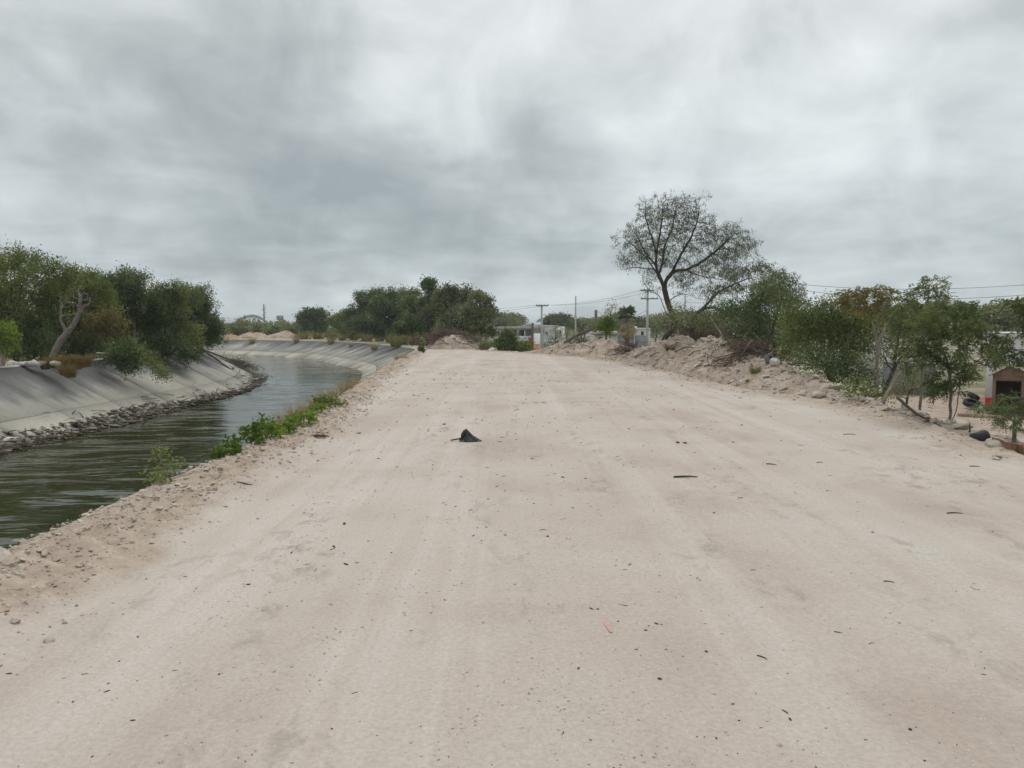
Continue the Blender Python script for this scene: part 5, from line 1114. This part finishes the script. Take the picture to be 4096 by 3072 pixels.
eb = D(1690, 1408, 46) + [-.1, 0, -.2]
edge_plant('tall_weed', 'upright green weed at the corner where road meets lining', eb, [PL(1692, 1380, 12, 24, 46, .25), PL(1685, 1400, 14, 14, 46, .25)], [np.array([eb, D(1690, 1390, 46)])], 120, 9, .12, .035, 'l_mid', 5)

# ------------------------------------------------------------------ buildings
def pbox(px0, py0, px1, py1, Y, depth):        # box whose front shows between these pixels at distance Y
    a = D(px0, py0, Y); b_ = D(px1, py1, Y); return (min(a[0], b_[0]), max(a[0], b_[0]), Y, Y + depth, min(a[2], b_[2]), max(a[2], b_[2]))
def bpart(name, root, mat, *b):
    c = np.array(root.location); bb = (b[0] - c[0], b[1] - c[0], b[2] - c[1], b[3] - c[1], b[4] - c[2], b[5] - c[2])
    return link(name, box_mesh(name, *bb), M[mat], root)
def root_at(name, label, px, Y, z, cat='building', group=None):
    return thing(name, label, cat, (D(px, 1300, Y)[0], Y, z), -math.atan((px - 2048) / F) if abs(px - 2048) > 1000 and Y < 100 else 0, group)
def ppart(name, root, mat, px0, py0, px1, py1, Y, depth, zfloor=None):
    b = list(pbox(px0, py0, px1, py1, Y, depth))
    if zfloor is not None: b[4] = zfloor
    return bpart(name, root, mat, *b)
HY = 150.0; GZ0 = -4.05
h = root_at('white_house', 'white two-storey house with an upper gallery behind the green bush', 2060, HY, GZ0)
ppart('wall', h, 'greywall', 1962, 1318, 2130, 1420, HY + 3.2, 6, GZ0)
ppart('roof', h, 'slab', 1990, 1306, 2172, 1317, HY - 0.4, 10)
rf = ppart('roof', h, 'slab', 1950, 1311, 2012, 1317, HY + 2, 9)
ppart('gallery_floor', h, 'white', 1954, 1358, 2132, 1366, HY - 0.2, 3.6)
par_ = ppart('parapet', h, 'white', 1954, 1344, 2128, 1359, HY - 0.1, 0.25)
for px in (1974, 1988, 2001, 2071, 2099): ppart('column', h, 'white', px - 2.2, 1316, px + 2.2, 1345, HY, 0.3)
for px0, px1 in ((1977, 1986), (1991, 1999), (2056, 2066), (2083, 2096)):
    w = ppart('window', h, 'dark', px0, 1320, px1, 1343, HY + 3.1, 0.2)
ppart('lower_wall', h, 'white', 1956, 1366, 2132, 1420, HY + 0.4, 0.3, GZ0)
ppart('beam', h, 'white', 1956, 1368, 1990, 1372, HY - 0.5, 0.3)
ppart('roof_box', h, 'whiteclean', 2126, 1289, 2163, 1306, HY + 1.5, 3)
ppart('roof_box', h, 'greywall', 2103, 1292, 2122, 1306, HY + 2, 2)
link('satellite_dish', hull_mesh('satellite_dish', 5, 0.25), M['pole'], h, np.array(D(2112, 1284, HY + 2.5)) - np.array(h.location), (1.2, 0, 0.4)).scale = (.55, .55, .55)
link('satellite_dish', hull_mesh('satellite_dish', 6, 0.25), M['steel'], h, np.array(D(2158, 1283, HY + 2.5)) - np.array(h.location), (1.2, 0, -0.3)).scale = (.5, .5, .5)
h2 = root_at('pale_house', 'plain pale flat-roofed house block right of the gallery house', 2210, HY - 6, GZ0)
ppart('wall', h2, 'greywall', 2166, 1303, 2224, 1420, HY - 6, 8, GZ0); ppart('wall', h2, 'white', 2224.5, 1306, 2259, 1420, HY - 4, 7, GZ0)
ppart('cornice', h2, 'white', 2165, 1301, 2225, 1304.5, HY - 6.15, 8.3)
ppart('window', h2, 'dark', 2183, 1328, 2190, 1338, HY - 6.05, 0.2); ppart('window', h2, 'dark', 2238, 1320, 2246, 1334, HY - 4.05, 0.2); ppart('water_meter_box', h2, 'slab', 2167, 1310, 2174, 1332, HY - 6.3, 0.3)
h3 = root_at('patched_wall', 'freshly whitewashed yard wall above the ochre wall', 2148, HY - 12, GZ0, 'wall'); ppart('wall', h3, 'whiteclean', 2133, 1334, 2163, 1420, HY - 12, 0.3, GZ0)
h4 = root_at('ochre_wall', 'ochre yellow garden wall at the foot of the white house', 2130, HY - 30, GZ0, 'wall')
ppart('wall', h4, 'orange', 2098, 1377, 2158, 1440, HY - 30, 0.25, -3.9); ppart('cap', h4, 'cream', 2097, 1375.5, 2159, 1377.2, HY - 30.05, 0.35)
for px in (2205, 2222): ppart('gate_pillar', h4, 'orange', px - 4, 1380, px + 4, 1430, HY - 30, 0.35, -3.9)
h5 = root_at('iron_gate', 'black barred iron gate between the pole and the heap', 2182, HY - 30, -3.7, 'gate')
ppart('lower_panel', h5, 'iron', 2170, 1398, 2194, 1418, HY - 30, 0.06)
for k_ in range(7): ppart('bar', h5, 'iron', 2170.3 + k_ * 3.8, 1379, 2171.3 + k_ * 3.8, 1398, HY - 30, 0.05)
ppart('rail', h5, 'iron', 2170, 1378, 2194, 1379.6, HY - 30.02, 0.07)
h6 = root_at('awning', 'thin white awning roof above the iron gate', 2200, HY - 20, GZ0, 'awning'); ppart('roof', h6, 'whiteclean', 2178, 1361, 2228, 1364.5, HY - 20, 3)
for px in (2180, 2226): ppart('post', h6, 'iron', px - .6, 1364.5, px + .6, 1420, HY - 19.9, 0.08, GZ0)
cl = root_at('red_cloth', 'red cloth hanging on the wall of the white house', 2120, HY - 1.2, D(2120, 1375, HY)[2], 'cloth')
V = []; 
for i in range(9):
    for j in range(7):
        u = j / 6; v = i / 8; q = D(2113 + 14 * u + 2 * math.sin(v * 3), 1349 + 26 * v + 5 * abs(u - .6) * (1 - v), HY - 1.2 + 0.25 * math.sin(u * 9)); V.append(q - np.array(cl.location))
me = mesh_np('fabric', V, grid_faces(9, 7), True); o = link('fabric', me, M['redcloth'], cl); sm = o.modifiers.new('thick', 'SOLIDIFY'); sm.thickness = 0.03
# block wall and low houses behind the palm
W1 = root_at('block_wall', 'grey concrete block wall behind the palm', 2530, 104, -3.4, 'wall')
for (a_, b_) in ((2470, 2536), (2539, 2588)): ppart('panel', W1, 'block', a_, 1341, b_, 1420, 104, 0.2, -3.4)
ppart('pillar', W1, 'pole', 2536, 1338, 2539.5, 1420, 103.8, 0.4, -3.4)
h7 = root_at('cream_house', 'low cream house left of the block wall', 2425, 106, -3.4); ppart('wall', h7, 'cream', 2380, 1339, 2470, 1420, 106, 7, -3.4); ppart('roof', h7, 'slab', 2376, 1332, 2478, 1337, 105.6, 8); ppart('parapet', h7, 'white', 2400, 1325, 2475, 1332, 108, 4); ppart('window', h7, 'dark', 2395, 1348, 2408, 1368, 105.95, .2)
h8 = root_at('cream_house', 'cream flat-roofed house right behind the block wall', 2560, 116, -3.6); ppart('wall', h8, 'cream', 2530, 1315, 2600, 1420, 116, 7, -3.6); ppart('roof', h8, 'white', 2528, 1312, 2602, 1316, 115.8, 7.4); ppart('water_tank', h8, 'whiteclean', 2535, 1305, 2548, 1312, 118, 1.5); ppart('window', h8, 'dark', 2565, 1326, 2575, 1340, 115.9, .2)
h9 = root_at('far_house', 'small white flat roof among trees left of the stub post', 2355, 210, -4); ppart('wall', h9, 'white', 2340, 1278, 2368, 1330, 210, 8, -4); ppart('roof', h9, 'slab', 2338, 1274, 2370, 1278, 209.6, 9)
for j, (px, w_, yt, Y, lab) in enumerate([(1290, 40, 1302, 240, 'far white shed seen between the scrub and the solitary tree'), (1330, 26, 1306, 230, 'far pale house right of the solitary tree'), (1010, 46, 1303, 260, 'far white roof under the arch bridge'), (1110, 40, 1304, 250, 'far pale roof below the left billboard'),
                                          (3480, 60, 1302, 62, 'white-roofed house glimpsed over the olive bush'), (3560, 80, 1312, 55, 'pale house behind the feathery trees')]):
    gz = float(base_z(0, Y)); hh_ = root_at('far_house', lab, px, Y, gz); ppart('wall', hh_, 'white', px - w_ / 2, yt + 4, px + w_ / 2, 1400, Y, 6, gz); ppart('roof', hh_, 'white' if j < 4 else 'whiteclean', px - w_ / 2 - 2, yt, px + w_ / 2 + 2, yt + 4, Y - .3, 6.6)
    ppart('window', hh_, 'dark', px - w_ / 6, yt + 9, px + w_ / 8, yt + 17, Y - .05, .2)
# painted house on the right
RY = 36.0; RZ = -2.35
h = root_at('painted_house', 'white house with a red painted base at the right edge', 3940, RY, RZ)
x0 = D(3940, 1600, RY)[0]; zt = D(3940, 1345, RY)[2]; zr = D(3940, 1590, RY)[2]
bpart('wall', h, 'whiteclean', x0, x0 + 16, RY, RY + 9, zr, zt); bpart('red_base', h, 'red', x0 - .01, x0 + 16.01, RY - .012, RY + 9.01, RZ - .2, zr)
bpart('roof', h, 'white', x0 - .3, x0 + 16.3, RY - .4, RY + 9.3, zt, zt + .16)
bpart('downpipe', h, 'iron', D(3968, 1500, RY)[0] - .02, D(3968, 1500, RY)[0] + .02, RY - .06, RY - .02, RZ, zt)
p = root_at('portico', 'brown gabled entrance porch of the white and red house', 4060, RY - 2.6, RZ)
PY = RY - 2.6; p.rotation_euler = h.rotation_euler; xa, xb = D(3985, 1500, PY)[0], D(4135, 1500, PY)[0]; xm = (xa + xb) / 2 - .25; ze = D(3985, 1503, PY)[2]; zp = D(4040, 1470, PY)[2]
c = np.array(p.location); jamb = D(3996, 1500, PY)[0]; jamb2 = D(4082, 1500, PY)[0]; zl = D(3996, 1525, PY)[2]
bpart('pillar', p, 'brown', xa, jamb, PY, PY + 1.55, RZ - .1, ze); bpart('pillar', p, 'brown', jamb2, xb, PY, PY + 1.55, RZ - .1, ze)
bpart('lintel', p, 'brown', jamb, jamb2, PY + .003, PY + 1.5, zl, ze)
V = [(xa, PY, ze), (xb, PY, ze), (xm, PY, zp), (xa, PY + 1.6, ze), (xb, PY + 1.6, ze), (xm, PY + 1.6, zp)]
me = bpy.data.meshes.new('gable'); me.from_pydata([tuple(np.array(v) - c + [0, 0, .002]) for v in V], [], [(0, 1, 2), (3, 5, 4), (0, 3, 4, 1)]); link('gable', me, M['brown'], p)
for s, (q0, q1) in enumerate((((xa - .18, ze - .06), (xm, zp + .05)), ((xm, zp + .05), (xb + .18, ze - .06)))):
    V = [(q0[0], PY - .2, q0[1]), (q1[0], PY - .2, q1[1]), (q1[0], PY + 1.6, q1[1]), (q0[0], PY + 1.6, q0[1])]; V += [(a, b_, z + .07) for a, b_, z in V]
    link('roof', mesh_np('roof', np.array(V) - c, BOXF), M['stone'], p)
dr = bpart('door', p, 'browndoor', jamb - .02, jamb2 + .02, PY + 1.42, PY + 1.52, RZ, zl)
hd = link('handle', box_mesh('handle', jamb2 - .35 - c[0], jamb2 - .3 - c[0], 1.38, 1.44, 1.0, 1.15), M['steel'], dr)
w = root_at('grey_wall', 'low grey rendered wall behind the dry branches right of the bushes', 3620, 44, RZ, 'wall'); ppart('wall', w, 'block', 3540, 1452, 3720, 1600, 44, .25, RZ - .2); ppart('cap', w, 'slab', 3538, 1449, 3722, 1452, 43.95, .35)
w = root_at('ledge', 'low brown kerb in the yard before the tyre', 3850, 33, RZ, 'kerb'); ppart('kerb', w, 'soil', 3820, 1655, 3990, 1668, 33.2, .4, RZ - .1)
rs = root_at('rusty_sheet', 'rusty brown sheet and soil bank below the right road edge', 4060, 9.6, -0.9, 'sheet')
q0, q1 = D(3960, 1768, 9.7), D(4180, 1800, 9.2); V = []
for i in range(24):
    f = i / 23; b_ = q0 + (q1 - q0) * f
    for zz in (0.04, -0.16, -0.36): V.append(b_ + [0.0, 0.015 * math.sin(i * 1.9) + .06 * math.sin(i * .4) + (0.1 if zz < 0 else 0), zz] - np.array(rs.location))
o = link('sheet', mesh_np('sheet', V, grid_faces(24, 3)), M['rust'], rs); o.modifiers.new('thick', 'SOLIDIFY').thickness = 0.012
bk = thing('dark_bucket', 'dark dented bucket tipped over below the right road edge', 'bucket', D(3920, 1742, 10.6) + [0, 0, -.04]); 
link('shell', tube_mesh('shell', [(-.11, 0, 0), (-.02, 0, .01), (.09, .02, .03)], [.07, .08, .088], 14), M['iron'], bk)
log('post_stub', 'short dark stub standing at the right road edge', [D(3879, 1730, 10.9), D(3880, 1712, 10.9), D(3878, 1692, 10.9)], 0.014, 'twig', cat='stub')
log('fallen_branch', 'long dark branch fallen on the slope below the right road edge', [D(3590, 1590, 14.4), D(3660, 1650, 13.2), D(3730, 1690, 12.4), D(3765, 1706, 12.0)], 0.03, 'bark', cat='branch')

# ------------------------------------------------------------------ poles, masts and wires
def pole(name, label, px, ytop, Y, z0, r, arms, mat='pole', cat='pole', taper=.7):
    t_ = D(px, ytop, Y); o = thing(name, label, cat, (t_[0], Y, z0)); H = t_[2] - z0
    link('shaft', tube_mesh('shaft', [(0, 0, 0), (0, 0, H * .5), (0, 0, H)], [r, r * (1 + taper) / 2, r * taper], 8), M[mat], o)
    for (a, b_, yy) in arms:
        x0 = D(a, yy, Y)[0] - t_[0]; x1 = D(b_, yy, Y)[0] - t_[0]; z = D(px, yy, Y)[2] - z0
        ar = link('crossarm', box_mesh('crossarm', x0, x1, -r * taper - .14, -r * taper - .02, z - .07, z + .07), M['steel'], o)
        for f in (.04, .3, .7, .96):
            xx = x0 + (x1 - x0) * f; link('insulator', tube_mesh('insulator', [(xx, -r * taper - .08, z + .07), (xx, -r * taper - .08, z + .17), (xx, -r * taper - .08, z + .24)], [.03, .06, .025], 6), M['slab'], ar)
    return o
pole('utility_pole', 'concrete utility pole with one crossarm in front of the pale house', 2167, 1218, 98, -3.4, .17, [(2144, 2193, 1223)])
pole('utility_pole', 'taller concrete utility pole with two crossarms left of the tall tree', 2591, 1153, 84, -3.1, .16, [(2562, 2612, 1163), (2562, 2630, 1195)])
pole('thin_mast', 'thin plain grey pole rising above the town trees', 2303, 1184, 130, -4, .17, [], 'pole')
pole('wooden_post', 'dark wooden post in front of the ochre wall', 2130, 1292, 80, -3.1, .14, [], 'wood', taper=.9)
pole('wooden_post', 'slim dark post close left of the concrete pole', 2164, 1309, 110, -3.6, .10, [], 'wood', taper=.9)
pole('stub_post', 'thick dark broken post stub above the trees left of the palm', 2384, 1240, 120, -4, .26, [], 'wood', taper=.85)
pole('utility_pole', 'grey pole half hidden in the leaning tree', 3106, 1165, 60, -2.8, .15, [(3090, 3124, 1176)])
pole('utility_pole', 'faint pole behind the trunk of the tall tree', 2741, 1178, 90, -3.2, .14, [])
pm = pole('transmission_mast', 'tall grey transmission mast with short arms beside the arch bridge', 1055, 1216, 330, -4, .42, [], 'steel', 'mast')
for k_, yy in enumerate((1229, 1239, 1250, 1260, 1270)):
    z = D(1055, yy, 330)[2] + 4; link('arm', box_mesh('arm', -.9 if k_ % 2 else -.3, .9, -.2, .2, z - .12, z + .12), M['steel'], pm)
def wire(label, a, b_, sag, r=.014, group='power lines'):
    a, b_ = np.asarray(a, float), np.asarray(b_, float); t_ = np.linspace(0, 1, 18)[:, None]; q = (b_ - a) * t_; q[:, 2] -= sag * 4 * t_[:, 0] * (1 - t_[:, 0])
    return tag(link('power_line', tube_mesh('power_line', q, r, 4), M['wire'], loc=a), label, 'wire', group)
for k_, (a, b_) in enumerate([(2563, 2146), (2611, 2191)]): wire('thin power line between the two crossarmed poles', D(a, 1161, 84), D(b_, 1220, 98), .5)
wire('thin power line running left from the one-arm pole behind the clump', D(2146, 1221, 98), D(1500, 1226, 150), .8)
wire('second power line running left from the one-arm pole', D(2191, 1221, 98), D(1500, 1240, 150), 1.0)
wire('upper power line sweeping from the leaning tree to the right edge', D(3106, 1128, 60), D(4300, 1122, 48), .55)
wire('lower power line sweeping from the leaning tree to the right edge', D(3106, 1145, 60), D(4300, 1160, 48), .75)
wire('power line between the two-arm pole and the pole in the leaning tree', D(2629, 1193, 84), D(3106, 1176, 60), .6)
wire('grey cable slanting from the bright shrub up to the palm', D(2385, 1330, 60), D(2590, 1240, 84), .1, .02)
for yy, y2, lab in ((1318, 1328, 'highest of three cables in front of the painted house'), (1382, 1392, 'middle of three cables in front of the painted house'), (1436, 1460, 'lowest of three cables in front of the painted house')):
    wire(lab, D(3300, yy, 30), D(4300, y2, 31), .12, .013)
# arch bridge, billboards
BY = 620.0; br = root_at('arch_bridge', 'long grey steel arch bridge on the horizon left', 1008, BY, -4, 'bridge'); c = np.array(br.location)
u = np.linspace(-1, 1, 31)
for k_, dy in enumerate((0, 7)):
    q = np.array([D(1008 + 76 * t_, 1304 - 40 * (1 - t_ * t_), BY + dy) for t_ in u]) - c; V = []
    for p_, t_ in zip(q, u):
        hh_ = .75 + .45 * (1 - t_ * t_)
        for sx_, sz_ in ((-.0, -hh_), (0, hh_)): V += [p_ + [0, -.5, sz_], p_ + [0, .5, sz_]]
    Fc = []
    for i in range(30):
        a = i * 4; Fc += [(a, a + 2, a + 6, a + 4), (a + 1, a + 5, a + 7, a + 3), (a + 2, a + 3, a + 7, a + 6), (a, a + 4, a + 5, a + 1)]
    link('arch_rib', mesh_np('arch_rib', V, Fc), M['steel'], br)
    for i in range(3, 28, 3):
        link('hanger', box_mesh('hanger', q[i][0] - .12, q[i][0] + .12, dy - .12, dy + .12, 5.2, q[i][2] - .9), M['steel'], br)
ppart('deck', br, 'pole', 900, 1301, 1120, 1304.5, BY - .5, 8.5)
for k_, (px0, px1, y0, y1, lab) in enumerate([(1106, 1133, 1263, 1279, 'billboard on the horizon right of the arch bridge'), (1196, 1226, 1265, 1277, 'billboard partly behind the solitary tree')]):
    BYk = 380; o = root_at('billboard', lab, (px0 + px1) / 2, BYk, -4, 'billboard'); ppart('panel', o, 'ad_green', px0, y0, px1, y1, BYk, .4); ppart('frame', o, 'pole', px0 - .8, y0 - .8, px1 + .8, y0, BYk - .05, .5); ppart('frame', o, 'pole', px0 - .8, y1, px1 + .8, y1 + .8, BYk - .05, .5)
    ppart('post', o, 'steel', (px0 + px1) / 2 - 1, y1 + .8, (px0 + px1) / 2 + 1, 1320, BYk + .1, .3, -4)

# ------------------------------------------------------------------ palm
PYm = 92.0; pt = D(2508, 1262, PYm); pm = thing('fan_palm', 'fan palm with a thick skirt of dead brown fronds', 'palm', (pt[0], PYm, -3.3)); Hh = pt[2] + 3.3
link('trunk', tube_mesh('trunk', [(0, 0, 0), (.05, 0, Hh * .5), (0, 0, Hh)], [.3, .26, .22], 8), M['wood'], pm)
def fan(seed, size, nb=13, droop=.25):
    r = np.random.default_rng(seed); V = []; Fc = []
    V += [(0, 0, .0), (.03, 0, 0), (.03, size * .55, size * .02), (-.0, size * .55, size * .02)]; Fc.append((0, 1, 2, 3))
    for i in range(nb):
        a = (i / (nb - 1) - .5) * 2.5; b0 = np.array([0, size * .5, 0]); d = np.array([math.sin(a), math.cos(a), 0]); s = np.array([d[1], -d[0], 0]) * size * .055; l = size * r.uniform(.5, .62)
        n0 = len(V); m1 = b0 + d * l * .6 + [0, 0, -droop * .1 * size]; tp = b0 + d * l + [0, 0, -droop * size * .5]
        V += [tuple(b0), tuple(m1 + s), tuple(tp), tuple(m1 - s)]; Fc.append((n0, n0 + 1, n0 + 2, n0 + 3))
    return mesh_np('frond', V, Fc, False, np.clip(r.normal(.5, .2, len(V)), 0, 1))
FAN = [fan(i, 1.45) for i in range(3)]; DEAD = [fan(10 + i, 1.6, 7, .6) for i in range(3)]
for me in FAN: me.materials.append(M['l_dark'])
for me in DEAD: me.materials.append(M['g_dry'])
r = np.random.default_rng(12)
for k_ in range(46):
    o = link('frond', FAN[k_ % 3], None, pm, (0, 0, Hh - .05)); e = r.uniform(-.25, 1.45); o.scale = (1, .5 + .5 * r.random(), 1); o.rotation_euler = (e, r.normal(0, .35), k_ * 2.399)
for k_ in range(90):
    f = r.random() ** .8; o = link('dead_frond', DEAD[k_ % 3], None, pm, (0, 0, Hh + .1 - f * 1.5)); o.rotation_euler = (-r.uniform(.6, 1.3), r.normal(0, .3), k_ * 2.399); o.scale = (.7, .9 + .35 * r.random(), .8)
fp = copy_thing(pm, (D(2268, 1300, 240)[0], 240, -4.0), 1.0, 1.0, 'tiny distant palm on the horizon right of the green tree')

# ------------------------------------------------------------------ the air
hz = box_mesh('haze', -4200, 4200, -70, 6200, -6, 24)
m = bpy.data.materials.new('haze'); m.use_nodes = True; nt = m.node_tree; nt.nodes.clear()
pv = nt.nodes.new('ShaderNodeVolumePrincipled'); pv.inputs['Density'].default_value = 0.0005; pv.inputs['Color'].default_value = (0.86, 0.92, 0.95, 1); pv.inputs['Anisotropy'].default_value = 0.2
om = nt.nodes.new('ShaderNodeOutputMaterial'); nt.links.new(pv.outputs[0], om.inputs['Volume'])
stuff(link('haze', hz, m), 'thin pale haze over the whole place', 'haze')
